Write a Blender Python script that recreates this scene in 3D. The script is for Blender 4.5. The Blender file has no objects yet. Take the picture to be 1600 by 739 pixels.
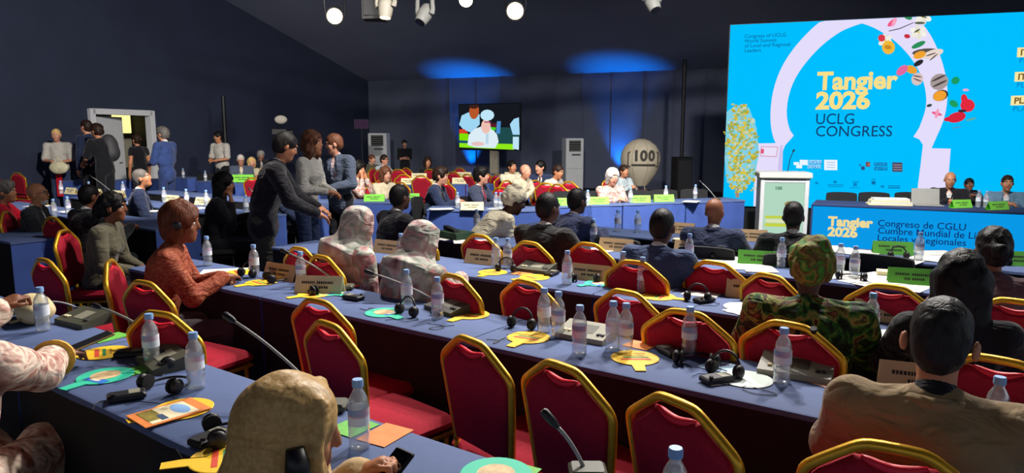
import bpy, bmesh, math, random
import numpy as np
from mathutils import Vector, Matrix, Euler

random.seed(7)
SC = bpy.context.scene
COL = SC.collection
R = math.radians

# ------------------------------------------------------------------ camera
PITCH = math.atan(157 / 1100.0); EYE = 1.65; FPX = 1100.0
cam_d = bpy.data.cameras.new('camera'); cam = bpy.data.objects.new('camera', cam_d); COL.objects.link(cam)
cam_d.sensor_width = 36; cam_d.lens = FPX * 36 / 1600; cam_d.clip_start = .05; cam_d.clip_end = 200
cam.location = (0, 0, EYE); cam.rotation_euler = (math.pi / 2 - PITCH, 0, 0)
SC.camera = cam
# ------------------------------------------------------------------ world, exposure
W = bpy.data.worlds.new('world'); SC.world = W; W.use_nodes = True
W.node_tree.nodes['Background'].inputs[0].default_value = (.80, .86, 1, 1)
W.node_tree.nodes['Background'].inputs[1].default_value = .72
SC.view_settings.view_transform = 'Standard'; SC.view_settings.look = 'None'
SC.view_settings.exposure = 0.0; SC.view_settings.gamma = 1; SC.view_settings.use_curve_mapping = False

# ------------------------------------------------------------------ hall lamps on the trusses: place, aim, watts, colour, cone, blend
HALL_LAMPS = [
    ((-2.6, 6.6, 4.5), (-7.5, 13.5, 1.0), 2700, (1, .94, .88), 96),
    ((-1.0, 6.2, 4.5), (-2.8, 3.2, .7), 680, (1, .93, .86), 100),
    ((1.2, 6.0, 4.5), (-.6, 2.6, .7), 760, (1, .94, .88), 105),
    ((3.4, 5.6, 4.5), (1.6, 2.4, .7), 900, (1, .94, .88), 105),
    ((.2, 6.4, 4.5), (-1.0, 11.5, .8), 1800, (1, .95, .9), 90),
    ((2.6, 6.2, 4.5), (3.4, 11.0, .8), 2300, (1, .96, .92), 88),
    ((1.6, 6.2, 4.5), (.9, 5.2, .8), 600, (1, .94, .88), 130),
]

# ------------------------------------------------------------------ small tools
def P(u, v, z=.75):
    x = (u - 800) / FPX; y = -(v - 369.5) / FPX
    d = (x, math.cos(PITCH) + y * math.sin(PITCH), -math.sin(PITCH) + y * math.cos(PITCH))
    t = (z - EYE) / d[2]
    return Vector((d[0] * t, d[1] * t, z))
def PD(u, v, Y):
    x = (u - 800) / FPX; y = -(v - 369.5) / FPX
    d = (x, math.cos(PITCH) + y * math.sin(PITCH), -math.sin(PITCH) + y * math.cos(PITCH))
    t = Y / d[1]
    return Vector((d[0] * t, Y, EYE + d[2] * t))
def PX(p):
    z = p[2] - EYE; dep = p[1] * math.cos(PITCH) - z * math.sin(PITCH); up = p[1] * math.sin(PITCH) + z * math.cos(PITCH)
    return (800 + FPX * p[0] / dep, 369.5 - FPX * up / dep)
ROWA = R(-35.6)
E1 = Vector((math.cos(ROWA), math.sin(ROWA), 0)); NN = Vector((-math.sin(ROWA), math.cos(ROWA), 0))
def ST(s, t, z=0): return E1 * s + NN * t + Vector((0, 0, z))
def row_of(p): return Vector((p[0], p[1], 0)).dot(NN)
def along(p): return Vector((p[0], p[1], 0)).dot(E1)
FACE = 35.6

def lin(c):
    if isinstance(c, str):
        c = c.lstrip('#'); c = tuple(int(c[i:i + 2], 16) / 255 for i in (0, 2, 4))
    return tuple(x / 12.92 if x <= .04045 else ((x + .055) / 1.055) ** 2.4 for x in c[:3]) + (1,)

MATS = {}
def mat(key, col=None, rough=.6, metal=0, bump=0, bscale=40, var=.12, vscale=9, emit=0, sheen=0, spec=.4):
    """plain procedural material: colour with a little noise variation, optional relief"""
    if key in MATS: return MATS[key]
    m = bpy.data.materials.new(key); m.use_nodes = True; nt = m.node_tree; b = nt.nodes['Principled BSDF']
    c = lin(col)
    b.inputs['Roughness'].default_value = rough; b.inputs['Metallic'].default_value = metal
    b.inputs['Specular IOR Level'].default_value = spec
    b.inputs['Base Color'].default_value = c
    tc = nt.nodes.new('ShaderNodeTexCoord')
    if var:
        n = nt.nodes.new('ShaderNodeTexNoise'); n.inputs['Scale'].default_value = vscale; n.inputs['Detail'].default_value = 4
        r = nt.nodes.new('ShaderNodeValToRGB')
        r.color_ramp.elements[0].position = .3; r.color_ramp.elements[1].position = .7
        r.color_ramp.elements[0].color = tuple(x * (1 - var) for x in c[:3]) + (1,)
        r.color_ramp.elements[1].color = tuple(min(1, x * (1 + var)) for x in c[:3]) + (1,)
        nt.links.new(tc.outputs['Object'], n.inputs['Vector']); nt.links.new(n.outputs['Fac'], r.inputs['Fac'])
        nt.links.new(r.outputs['Color'], b.inputs['Base Color'])
    if bump:
        n2 = nt.nodes.new('ShaderNodeTexNoise'); n2.inputs['Scale'].default_value = bscale; n2.inputs['Detail'].default_value = 3
        bp = nt.nodes.new('ShaderNodeBump'); bp.inputs['Strength'].default_value = bump; bp.inputs['Distance'].default_value = .01
        nt.links.new(tc.outputs['Object'], n2.inputs['Vector']); nt.links.new(n2.outputs['Fac'], bp.inputs['Height'])
        nt.links.new(bp.outputs['Normal'], b.inputs['Normal'])
    if sheen: b.inputs['Sheen Weight'].default_value = sheen
    if emit:
        b.inputs['Emission Color'].default_value = c; b.inputs['Emission Strength'].default_value = emit
    MATS[key] = m; return m
def ramp_mat(key, stops, scale=8, detail=4, dist=0, rough=.75, kind='noise', stretch=(1, 1, 1), bump=0):
    """patterned cloth: noise or voronoi through a stepped ramp"""
    if key in MATS: return MATS[key]
    m = bpy.data.materials.new(key); m.use_nodes = True; nt = m.node_tree; b = nt.nodes['Principled BSDF']
    b.inputs['Roughness'].default_value = rough; b.inputs['Specular IOR Level'].default_value = .2
    tc = nt.nodes.new('ShaderNodeTexCoord'); mp = nt.nodes.new('ShaderNodeMapping'); mp.inputs['Scale'].default_value = stretch
    nt.links.new(tc.outputs['Object'], mp.inputs['Vector'])
    if kind == 'noise':
        n = nt.nodes.new('ShaderNodeTexNoise'); n.inputs['Detail'].default_value = detail; n.inputs['Distortion'].default_value = dist; out = n.outputs['Fac']
    elif kind == 'wave':
        n = nt.nodes.new('ShaderNodeTexWave'); n.inputs['Distortion'].default_value = dist; n.inputs['Detail'].default_value = detail; out = n.outputs['Fac']
    else:
        n = nt.nodes.new('ShaderNodeTexVoronoi'); out = n.outputs['Distance']
    n.inputs['Scale'].default_value = scale
    nt.links.new(mp.outputs['Vector'], n.inputs['Vector'])
    r = nt.nodes.new('ShaderNodeValToRGB'); cr = r.color_ramp
    while len(cr.elements) < len(stops): cr.elements.new(.5)
    for e, (p, c) in zip(cr.elements, stops): e.position = p; e.color = lin(c)
    nt.links.new(out, r.inputs['Fac']); nt.links.new(r.outputs['Color'], b.inputs['Base Color'])
    if bump:
        bp = nt.nodes.new('ShaderNodeBump'); bp.inputs['Strength'].default_value = bump; bp.inputs['Distance'].default_value = .01
        nt.links.new(out, bp.inputs['Height']); nt.links.new(bp.outputs['Normal'], b.inputs['Normal'])
    MATS[key] = m; return m
def emi(key, col, s=1.0):
    if key in MATS: return MATS[key]
    m = bpy.data.materials.new(key); m.use_nodes = True; nt = m.node_tree; nt.nodes.clear()
    e = nt.nodes.new('ShaderNodeEmission'); o = nt.nodes.new('ShaderNodeOutputMaterial')
    e.inputs[0].default_value = lin(col); e.inputs[1].default_value = s
    nt.links.new(e.outputs[0], o.inputs[0]); MATS[key] = m; return m
def clear_plastic(key, tint='#e8f0f4', body=.16, rough=.08):
    if key in MATS: return MATS[key]
    m = bpy.data.materials.new(key); m.use_nodes = True; nt = m.node_tree; nt.nodes.clear()
    o = nt.nodes.new('ShaderNodeOutputMaterial'); t = nt.nodes.new('ShaderNodeBsdfTransparent'); g = nt.nodes.new('ShaderNodeBsdfGlossy')
    d = nt.nodes.new('ShaderNodeBsdfDiffuse'); lw = nt.nodes.new('ShaderNodeLayerWeight'); lw.inputs['Blend'].default_value = .35
    t.inputs[0].default_value = lin(tint); g.inputs['Roughness'].default_value = rough; d.inputs[0].default_value = (.85, .88, .9, 1)
    a = nt.nodes.new('ShaderNodeMixShader'); b = nt.nodes.new('ShaderNodeMixShader'); a.inputs[0].default_value = body
    nt.links.new(t.outputs[0], a.inputs[1]); nt.links.new(d.outputs[0], a.inputs[2])
    nt.links.new(lw.outputs['Facing'], b.inputs[0]); nt.links.new(a.outputs[0], b.inputs[1]); nt.links.new(g.outputs[0], b.inputs[2])
    nt.links.new(b.outputs[0], o.inputs[0]); MATS[key] = m; return m

class MB:
    """collects shapes and links them as one mesh object"""
    def __init__(s): s.v = []; s.f = []; s.m = []; s.mi = 0
    def add(s, vs, fs):
        o = len(s.v); s.v += [tuple(x) for x in vs]; s.f += [tuple(i + o for i in f) for f in fs]; s.m += [s.mi] * len(fs); return s
    def box(s, c, d, rz=0, bev=0, M=None):
        x, y, z = d[0] / 2, d[1] / 2, d[2] / 2
        if bev:
            b = min(bev, x * .9, y * .9, z * .9); rings = []
            for zz, ins in ((-z, b), (-z + b, 0), (z - b, 0), (z, b)):
                a, e = x - ins, y - ins; k = b * .7
                rings.append([(-a + k, -e, zz), (a - k, -e, zz), (a, -e + k, zz), (a, e - k, zz), (a - k, e, zz), (-a + k, e, zz), (-a, e - k, zz), (-a, -e + k, zz)])
            vs = [p for r_ in rings for p in r_]
            fs = [tuple(range(7, -1, -1)), tuple(range(24, 32))]
            for i in range(3):
                for j in range(8): fs.append((i * 8 + j, i * 8 + (j + 1) % 8, i * 8 + 8 + (j + 1) % 8, i * 8 + 8 + j))
        else:
            vs = [(-x, -y, -z), (x, -y, -z), (x, y, -z), (-x, y, -z), (-x, -y, z), (x, -y, z), (x, y, z), (-x, y, z)]
            fs = [(3, 2, 1, 0), (4, 5, 6, 7), (0, 1, 5, 4), (1, 2, 6, 5), (2, 3, 7, 6), (3, 0, 4, 7)]
        T = Matrix.Translation(Vector(c)) @ (M if M is not None else Matrix.Rotation(rz, 4, 'Z'))
        return s.add([T @ Vector(p) for p in vs], fs)
    def tube(s, pts, r, n=8, closed=False, cap=True):
        pts = [Vector(p) for p in pts]; N = len(pts); rs = r if isinstance(r, (list, tuple)) else [r] * N
        vs = []; fs = []; up = None
        for i, p in enumerate(pts):
            a = pts[(i - 1) % N] if (closed or i > 0) else p; b = pts[(i + 1) % N] if (closed or i < N - 1) else p
            t = (b - a)
            if t.length < 1e-9: t = Vector((0, 0, 1))
            t.normalize()
            if up is None:
                up = Vector((0, 0, 1)) if abs(t.z) < .9 else Vector((1, 0, 0))
            x = up - t * up.dot(t)
            if x.length < 1e-6: x = t.orthogonal()
            x.normalize(); y = t.cross(x); up = x
            for k in range(n):
                q = 2 * math.pi * k / n; vs.append(p + (x * math.cos(q) + y * math.sin(q)) * rs[i])
        for i in range(N if closed else N - 1):
            for k in range(n):
                j = (i + 1) % N; fs.append((i * n + k, i * n + (k + 1) % n, j * n + (k + 1) % n, j * n + k))
        if cap and not closed: fs.append(tuple(range(n - 1, -1, -1))); fs.append(tuple((N - 1) * n + k for k in range(n)))
        return s.add(vs, fs)
    def lathe(s, prof, n=16, c=(0, 0, 0), M=None, cap=True):
        vs = []; fs = []
        for (r, z) in prof:
            for k in range(n): q = 2 * math.pi * k / n; vs.append((r * math.cos(q), r * math.sin(q), z))
        L = len(prof)
        for i in range(L - 1):
            for k in range(n): fs.append((i * n + k, i * n + (k + 1) % n, (i + 1) * n + (k + 1) % n, (i + 1) * n + k))
        if cap: fs.append(tuple(range(n - 1, -1, -1))); fs.append(tuple((L - 1) * n + k for k in range(n)))
        T = Matrix.Translation(Vector(c)) @ (M if M is not None else Matrix.Identity(4))
        return s.add([T @ Vector(p) for p in vs], fs)
    def prism(s, poly, z0, z1, M=None):
        n = len(poly); vs = [(p[0], p[1], z0) for p in poly] + [(p[0], p[1], z1) for p in poly]
        fs = [tuple(range(n - 1, -1, -1)), tuple(range(n, 2 * n))] + [(i, (i + 1) % n, n + (i + 1) % n, n + i) for i in range(n)]
        if M is not None: vs = [M @ Vector(p) for p in vs]
        return s.add(vs, fs)
    def ball(s, c, r, n=10, M=None):
        r = r if isinstance(r, (tuple, list)) else (r, r, r); L = max(4, n // 2 + 1); vs = []; fs = []
        for i in range(L + 1):
            th = math.pi * i / L
            for k in range(n):
                q = 2 * math.pi * k / n; p = Vector((r[0] * math.sin(th) * math.cos(q), r[1] * math.sin(th) * math.sin(q), -r[2] * math.cos(th)))
                vs.append(Vector(c) + (M.to_3x3() @ p if M is not None else p))
        for i in range(L):
            for k in range(n): fs.append((i * n + k, i * n + (k + 1) % n, (i + 1) * n + (k + 1) % n, (i + 1) * n + k))
        return s.add(vs, fs)
    def mesh(s, name, mats, smooth=False):
        me = bpy.data.meshes.new(name); me.from_pydata([tuple(p) for p in s.v], [], s.f)
        for m in (mats if isinstance(mats, (list, tuple)) else [mats]): me.materials.append(m)
        if any(s.m): me.polygons.foreach_set('material_index', s.m)
        me.validate()
        if smooth:
            me.polygons.foreach_set('use_smooth', [True] * len(me.polygons))
            if smooth != 'all':
                me.set_sharp_from_angle(angle=R(38))
        me.update(); return me
    def build(s, name, mats, parent=None, smooth=False):
        return link(name, s.mesh(name, mats, smooth), parent)

def link(name, me, parent=None):
    o = bpy.data.objects.new(name, me); COL.objects.link(o)
    if parent is not None: o.parent = parent
    return o
def tag(o, label=None, cat=None, group=None, kind=None):
    if label: o['label'] = label
    if cat: o['category'] = cat
    if group: o['group'] = group
    if kind: o['kind'] = kind
    return o
def thing(name, label, cat, loc=(0, 0, 0), yaw=0, group=None):
    o = bpy.data.objects.new(name, None); COL.objects.link(o); o.empty_display_size = .1
    o.location = loc; o.rotation_euler = (0, 0, -R(yaw)); return tag(o, label, cat, group)
def copy_tree(root, loc, yaw=0, parent=None):
    r = root.copy(); COL.objects.link(r); r.parent = parent
    if loc is not None: r.location = loc; r.rotation_euler = (0, 0, -R(yaw))
    for ch in root.children: copy_tree(ch, None, 0, r)
    return r
def remove_tree(root):
    for ch in list(root.children): remove_tree(ch)
    bpy.data.objects.remove(root)
def text_mesh(txt, size, bold=0, align='LEFT', ext=0.0, sx=1.0):
    cu = bpy.data.curves.new('lettering', 'FONT'); cu.body = txt; cu.size = size; cu.offset = bold; cu.align_x = align; cu.extrude = ext; cu.resolution_u = 3
    o = bpy.data.objects.new('lettering', cu); COL.objects.link(o)
    dg = bpy.context.evaluated_depsgraph_get(); me = bpy.data.meshes.new_from_object(o.evaluated_get(dg))
    bpy.data.objects.remove(o); bpy.data.curves.remove(cu)
    if sx != 1: me.transform(Matrix.Diagonal((sx, 1, 1, 1)))
    return me
def lettering(txt, size, m, parent, loc, rot, bold=0, align='LEFT', sx=1.0, name='lettering'):
    me = text_mesh(txt, size, bold, align, 0, sx); me.materials.clear(); me.materials.append(m)
    o = link(name, me, parent); o.location = loc; o.rotation_euler = rot; return o

# ------------------------------------------------------------------ rounded-solid modeller (distance field to mesh), for bodies, hair and cloth
def rotm(yaw=0, pitch=0, roll=0):
    return Matrix.Rotation(R(yaw), 3, 'Z') @ Matrix.Rotation(R(pitch), 3, 'X') @ Matrix.Rotation(R(roll), 3, 'Y')
def CAP(a, b, ra, rb=None, k=.03, tagid=0): return ('c', Vector(a), Vector(b), ra, ra if rb is None else rb, k, tagid)
def ELL(c, r, M=None, k=.03, tagid=0): return ('e', Vector(c), Vector(r), M, k, tagid)
def CUT(c, r, M=None, k=.012): return ('x', Vector(c), Vector(r), M, k)
def sdf_mesh(prims, h, noise=0, nfreq=30, seed=0):
    lo = np.full(3, 1e9); hi = np.full(3, -1e9)
    bounds = []
    for p in prims:
        if p[0] == 'c':
            a, b = np.array(p[1]), np.array(p[2]); r = max(p[3], p[4]); bl, bh = np.minimum(a, b) - r, np.maximum(a, b) + r
        else:
            c = np.array(p[1]); r = np.array(p[2])
            if p[3] is not None: r = np.abs(np.array(p[3])) @ r
            bl, bh = c - r, c + r
        bounds.append((bl, bh))
        if p[0] != 'x': lo = np.minimum(lo, bl); hi = np.maximum(hi, bh)
    lo -= 3 * h; hi += 3 * h
    n = np.ceil((hi - lo) / h).astype(int) + 1
    D = np.full(n, .25, np.float32)
    ax = [lo[i] + h * np.arange(n[i]) for i in range(3)]
    for p, (bl, bh) in zip(prims, bounds):
        k = p[5] if p[0] == 'c' else p[4]; mg = k + 2.5 * h
        i0 = np.maximum(0, np.floor((bl - mg - lo) / h).astype(int)); i1 = np.minimum(n, np.ceil((bh + mg - lo) / h).astype(int) + 1)
        if np.any(i1 <= i0): continue
        X = ax[0][i0[0]:i1[0], None, None]; Y = ax[1][None, i0[1]:i1[1], None]; Z = ax[2][None, None, i0[2]:i1[2]]
        if p[0] == 'c':
            a = p[1]; ba = p[2] - p[1]; L2 = max(ba.length_squared, 1e-9)
            px, py, pz = X - a.x, Y - a.y, Z - a.z
            t = np.clip((px * ba.x + py * ba.y + pz * ba.z) / L2, 0, 1)
            d = np.sqrt((px - t * ba.x) ** 2 + (py - t * ba.y) ** 2 + (pz - t * ba.z) ** 2) - (p[3] + t * (p[4] - p[3]))
        else:
            c = p[1]; r = p[2]; px, py, pz = X - c.x, Y - c.y, Z - c.z
            if p[3] is not None:
                m = p[3].transposed()
                qx = m[0][0] * px + m[0][1] * py + m[0][2] * pz; qy = m[1][0] * px + m[1][1] * py + m[1][2] * pz; qz = m[2][0] * px + m[2][1] * py + m[2][2] * pz
                px, py, pz = qx, qy, qz
            k0 = np.sqrt((px / r.x) ** 2 + (py / r.y) ** 2 + (pz / r.z) ** 2)
            k1 = np.sqrt((px / r.x ** 2) ** 2 + (py / r.y ** 2) ** 2 + (pz / r.z ** 2) ** 2) + 1e-9
            d = k0 * (k0 - 1) / k1
        S = D[i0[0]:i1[0], i0[1]:i1[1], i0[2]:i1[2]]
        if p[0] == 'x':
            d = -d; q = np.maximum(k - np.abs(S - d), 0) / k; S[...] = np.maximum(S, d) + q * q * k * .25
        else:
            q = np.maximum(k - np.abs(S - d), 0) / k; S[...] = np.minimum(S, d) - q * q * k * .25
    if noise:
        X, Y, Z = ax[0][:, None, None], ax[1][None, :, None], ax[2][None, None, :]; f = nfreq; s = seed * 1.7
        D += noise * (np.sin(f * X + s + 1.9 * np.sin(.6 * f * Z + s)) * np.sin(f * .9 * Y + 2.1 * np.sin(.5 * f * X + s)) + .7 * np.sin(f * .8 * Z + 2.5 * np.sin(.55 * f * Y) + s) * np.sin(.7 * f * X - s)).astype(np.float32)
    # surface nets
    s = D < 0
    c = np.zeros(n - 1, np.int8)
    for dx in (0, 1):
        for dy in (0, 1):
            for dz in (0, 1): c += s[dx:n[0] - 1 + dx, dy:n[1] - 1 + dy, dz:n[2] - 1 + dz]
    act = np.argwhere((c > 0) & (c < 8))
    idx = np.full(n - 1, -1, np.int32); idx[act[:, 0], act[:, 1], act[:, 2]] = np.arange(len(act))
    acc = np.zeros((len(act), 3)); cnt = np.zeros(len(act))
    cor = {}
    for dx in (0, 1):
        for dy in (0, 1):
            for dz in (0, 1): cor[(dx, dy, dz)] = D[act[:, 0] + dx, act[:, 1] + dy, act[:, 2] + dz]
    ks = list(cor)
    for i, a in enumerate(ks):
        for b in ks[i + 1:]:
            if sum(abs(a[j] - b[j]) for j in range(3)) != 1: continue
            va, vb = cor[a], cor[b]; mk = (va < 0) != (vb < 0)
            t = np.where(mk, va / np.where(mk, va - vb, 1), 0)
            for j in range(3): acc[:, j] += np.where(mk, a[j] + t * (b[j] - a[j]), 0)
            cnt += mk
    V = lo + h * (act + acc / np.maximum(cnt, 1)[:, None])
    F = []
    for d in range(3):
        e1, e2 = [(1, 2), (2, 0), (0, 1)][d]
        sl0 = [slice(None)] * 3; sl1 = [slice(None)] * 3
        sl0[d] = slice(0, n[d] - 1); sl1[d] = slice(1, n[d])
        a, b = s[tuple(sl0)], s[tuple(sl1)]
        for flip in (0, 1):
            q = np.argwhere((a & ~b) if not flip else (~a & b))
            q = q[(q[:, e1] > 0) & (q[:, e2] > 0) & (q[:, e1] < n[e1] - 1) & (q[:, e2] < n[e2] - 1)]
            if not len(q): continue
            def g(o1, o2):
                w = q.copy(); w[:, e1] -= o1; w[:, e2] -= o2; return idx[w[:, 0], w[:, 1], w[:, 2]]
            quad = np.stack([g(1, 1), g(0, 1), g(0, 0), g(1, 0)], 1)
            if flip: quad = quad[:, ::-1]
            F.append(quad)
    F = np.concatenate(F) if F else np.zeros((0, 4), int)
    return V, F
def np_mesh(name, V, F, mats, mi=None):
    me = bpy.data.meshes.new(name); nv, nf = len(V), len(F)
    me.vertices.add(nv); me.vertices.foreach_set('co', np.ascontiguousarray(V, np.float32).ravel())
    me.loops.add(nf * 4); me.loops.foreach_set('vertex_index', np.ascontiguousarray(F, np.int32).ravel())
    me.polygons.add(nf); me.polygons.foreach_set('loop_start', np.arange(0, nf * 4, 4, dtype=np.int32)); me.polygons.foreach_set('loop_total', np.full(nf, 4, np.int32))
    for m in (mats if isinstance(mats, (list, tuple)) else [mats]): me.materials.append(m)
    if mi is not None: me.polygons.foreach_set('material_index', np.ascontiguousarray(mi, np.int32))
    me.update(calc_edges=True); me.polygons.foreach_set('use_smooth', np.ones(nf, bool)); return me
def solid(name, prims, h, m, parent, noise=0, nfreq=30, seed=0):
    V, F = sdf_mesh(prims, h, noise, nfreq, seed); return link(name, np_mesh(name, V, F, m), parent)
# ================================================================== THE HALL
EAVE = 3.6
CO = P(575, 127, EAVE); CO.z = 0
_q = P(1040, 110, EAVE); BD = (Vector((_q.x, _q.y, 0)) - CO).normalized(); LD = Vector((BD.y, -BD.x, 0))   # along back wall; along left wall towards us
def hall(b, l, z=0): return CO + BD * b + LD * l + Vector((0, 0, z))
HM = Matrix(((BD.x, LD.x, 0, CO.x), (BD.y, LD.y, 0, CO.y), (0, 0, 1, 0), (0, 0, 0, 1)))
ROOF = .26; RIDGE = 13.0
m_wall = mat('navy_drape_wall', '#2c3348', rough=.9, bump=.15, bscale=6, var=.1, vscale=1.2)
m_roof = mat('dark_tent_lining', '#8a90a6', rough=.85, bump=.1, bscale=3, var=.08, vscale=.6)
m_floor = mat('dark_carpet', '#1c1518', rough=.95, bump=.5, bscale=180, var=.25, vscale=30)
m_white = mat('white_paint', '#d9dbdc', rough=.5, var=.03)
def slab(pts, thick, m, name, kind='structure'):
    a = [Vector(p) for p in pts]; nrm = (a[1] - a[0]).cross(a[-1] - a[0]).normalized() * thick
    n = len(a); mb = MB(); mb.add(a + [p + nrm for p in a], [tuple(range(n - 1, -1, -1)), tuple(range(n, 2 * n))] + [(i, (i + 1) % n, n + (i + 1) % n, n + i) for i in range(n)])
    o = mb.build(name, m); o['kind'] = kind; return o
fl = MB(); fl.box((0, 12, -.05), (70, 60, .1)); o = fl.build('floor', m_floor); o['kind'] = 'structure'
# gable wall on the left with its doorway
D0, D1, DH = 9.20, 10.75, 2.16
mb = MB()
def gable(l0, l1, zb):
    f = lambda l: EAVE + ROOF * min(l, RIDGE)
    a = [hall(0, l0, zb), hall(0, l1, zb), hall(0, l1, f(l1)), hall(0, l0, f(l0))]; b = [p - BD * .12 for p in a]
    mb.add(a + b, [(0, 1, 2, 3), (7, 6, 5, 4), (0, 4, 5, 1), (1, 5, 6, 2), (2, 6, 7, 3), (3, 7, 4, 0)])
gable(0, D0, 0); gable(D0, D1, DH); gable(D1, RIDGE, 0); gable(RIDGE, 30, 0)
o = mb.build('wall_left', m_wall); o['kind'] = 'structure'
m_back = mat('grey_drape_wall', '#5a6074', rough=.9, bump=.15, bscale=6, var=.1, vscale=1.2)
o = slab([hall(-.1, 0), hall(30, 0), hall(30, 0, EAVE), hall(-.1, 0, EAVE)], -.1, m_back, 'wall_back')
mb = MB()
for i in range(0, 26):      # shallow drape folds along the long wall
    mb.tube([hall(.5 + i * .95, .015, .02), hall(.5 + i * .95, .015, EAVE - .02)], .03, 5)
o = mb.build('drape_fold', m_back, bpy.data.objects['wall_back'], True)
mb = MB()
for (l0, l1) in ((-.1, RIDGE), (RIDGE, 34)):
    z = [EAVE + ROOF * min(max(l, -.1), RIDGE) if l0 < RIDGE else EAVE + ROOF * RIDGE - .1 * (l - RIDGE) for l in (l0, l1)]
    a = [hall(-.12, l0, z[0]), hall(30, l0, z[0]), hall(30, l1, z[1]), hall(-.12, l1, z[1])]; b = [p + Vector((0, 0, .08)) for p in a]
    mb.add(a + b, [(0, 1, 2, 3), (7, 6, 5, 4), (0, 4, 5, 1), (1, 5, 6, 2), (2, 6, 7, 3), (3, 7, 4, 0)])
o = mb.build('ceiling', m_roof); o['kind'] = 'structure'
# doorway: white frame, open leaf, dim room behind with a lit pane
dr = bpy.data.objects.new('door_1', None); COL.objects.link(dr); dr['kind'] = 'structure'; dr.matrix_world = HM @ Matrix.Translation((0, (D0 + D1) / 2, 0))
w = (D1 - D0) / 2
for nm, c, d in (('door_jamb', (0, -w, DH / 2 + .05), (.2, .13, DH + .1)), ('door_jamb', (0, w, DH / 2 + .05), (.2, .13, DH + .1)), ('door_head', (0, 0, DH + .04), (.2, 2 * w, .13))):
    MB().box(c, d, bev=.008).build(nm, m_white, dr)
lf = MB().box((0, -.55, 1.05), (.05, 1.1, 2.1), bev=.006).build('door_leaf', m_white, dr); lf.location = (-.09, w - .07, 0); lf.rotation_euler = (0, 0, R(-19))
MB().tube([(.03, -.92, 1.02), (.07, -.92, 1.02), (.07, -.82, 1.02)], .01, 6).build('door_handle', mat('steel', '#9a9da0', .3, 1, var=0), lf)
bk = MB(); bk.box((-2.4, 0, 1.3), (.06, 4.5, 2.6)); bk.box((-1.25, -2.2, 1.3), (2.3, .06, 2.6)); bk.box((-1.25, 2.2, 1.3), (2.3, .06, 2.6)); bk.box((-1.25, 0, 2.62), (2.4, 4.5, .06))
bk.build('back_room', mat('dim_room', '#2b2d33', .9), dr)
MB().box((-2.33, -1.80, 1.98), (.05, .52, .5)).build('lit_window', emi('lit_window', '#ffe98a', 1.6), dr)
MB().box((-2.33, -1.80, 1.25), (.05, .5, .9)).build('pale_panel', mat('pale_panel', '#b9b6a0', .7), dr)
# ---------------------------------------------------------------- lamps
m_black = mat('black_metal', '#121316', .5, .3, var=0); m_steel = MATS['steel']; m_grey = mat('grey_plastic', '#8f8f8a', .5, var=.05)
def aim(o, d):
    o.rotation_euler = Vector(d).to_track_quat('-Z', 'Y').to_euler()
def add_spot(name, parent, loc, target, watts, col, cone, size=.12, blend=.6):
    l = bpy.data.lights.new(name, 'SPOT'); l.energy = watts; l.color = col; l.spot_size = R(cone); l.spot_blend = blend; l.shadow_soft_size = size
    o = bpy.data.objects.new(name, l); COL.objects.link(o); o.location = loc; aim(o, Vector(target) - Vector(loc))
    if parent is not None:
        o.parent = parent; o.matrix_parent_inverse = parent.matrix_world.inverted()
    return o
def truss(name, label, a, b, z):
    a, b = Vector(a), Vector(b); d = b - a; L = d.length; u = d.normalized(); s = Vector((-u.y, u.x, 0)) * .13
    t = thing(name, label, 'truss', (a.x, a.y, z))
    for off in ((s, 0), (-s, 0), (s * 0, .23)):
        MB().tube([off[0] + Vector((0, 0, off[1])), off[0] + d + Vector((0, 0, off[1]))], .025, 8).build('chord', m_steel, t, True)
    mb = MB(); k = int(L / .35)
    for i in range(k):
        p, q = u * (i * L / k), u * ((i + 1) * L / k)
        mb.tube([s + p, Vector((0, 0, .23)) + q], .01, 5); mb.tube([-s + p, Vector((0, 0, .23)) + q], .01, 5); mb.tube([s + p, -s + q], .01, 5)
    mb.build('lacing', m_steel, t); return t
truss('lighting_truss', 'steel lighting truss over the middle of the hall', (-4, 6.9, 0), (5.2, 5.3, 0), 4.62)
truss('lighting_truss', 'steel lighting truss in front of the back wall carrying the visible lamps', (-3.3, 11.0, 0), (4.6, 11.0, 0), 3.98)
def can_lamp(loc, target, label, lens, top, r=.11):
    t = thing('stage_lamp', label, 'lamp', loc); q = (Vector(target) - Vector(loc)).to_track_quat('Z', 'Y').to_matrix().to_4x4()
    MB().lathe([(r * .55, -.30), (r * .95, -.26), (r, -.02), (r * 1.08, .0), (r * 1.08, .02)], 20, M=q).build('housing', m_black, t, True)
    MB().lathe([(r * .0, .012), (r * .92, .012), (r * .92, .022), (0, .03)], 20, M=q, cap=False).build('lens', lens, t, True)
    x = (q.to_3x3() @ Vector((1, 0, 0))); c = q.to_3x3() @ Vector((0, 0, -.12)); top = Vector((0, 0, top - loc[2]))
    MB().tube([c + x * (r + .02), c + x * (r + .03) + (top - c) * .55, c * .3 + top * .9, c - x * (r + .03) + (top - c) * .55, c - x * (r + .02)], .012, 6).build('yoke', m_black, t, True)
    MB().tube([c * .3 + top * .88, c * .3 + top], .02, 6).build('clamp', m_steel, t)
    return t
warm = emi('warm_lens', '#ffdfa8', 6); whitel = emi('white_lens', '#fff6e0', 9); offl = mat('dark_glass', '#23262c', .1)
for i, (loc, tg, wt, col, cone) in enumerate(HALL_LAMPS):
    names = ['first', 'second', 'third', 'fourth', 'fifth', 'sixth', 'seventh']
    t = can_lamp(Vector(loc), Vector(tg), 'black stage lamp overhead, %s along the middle truss' % names[i], whitel, 4.62)
    d = (Vector(tg) - Vector(loc)).normalized(); bpy.context.view_layer.update()
    add_spot('lamp_beam', t, Vector(loc) + d * .06, tg, wt, col, cone)
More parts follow.
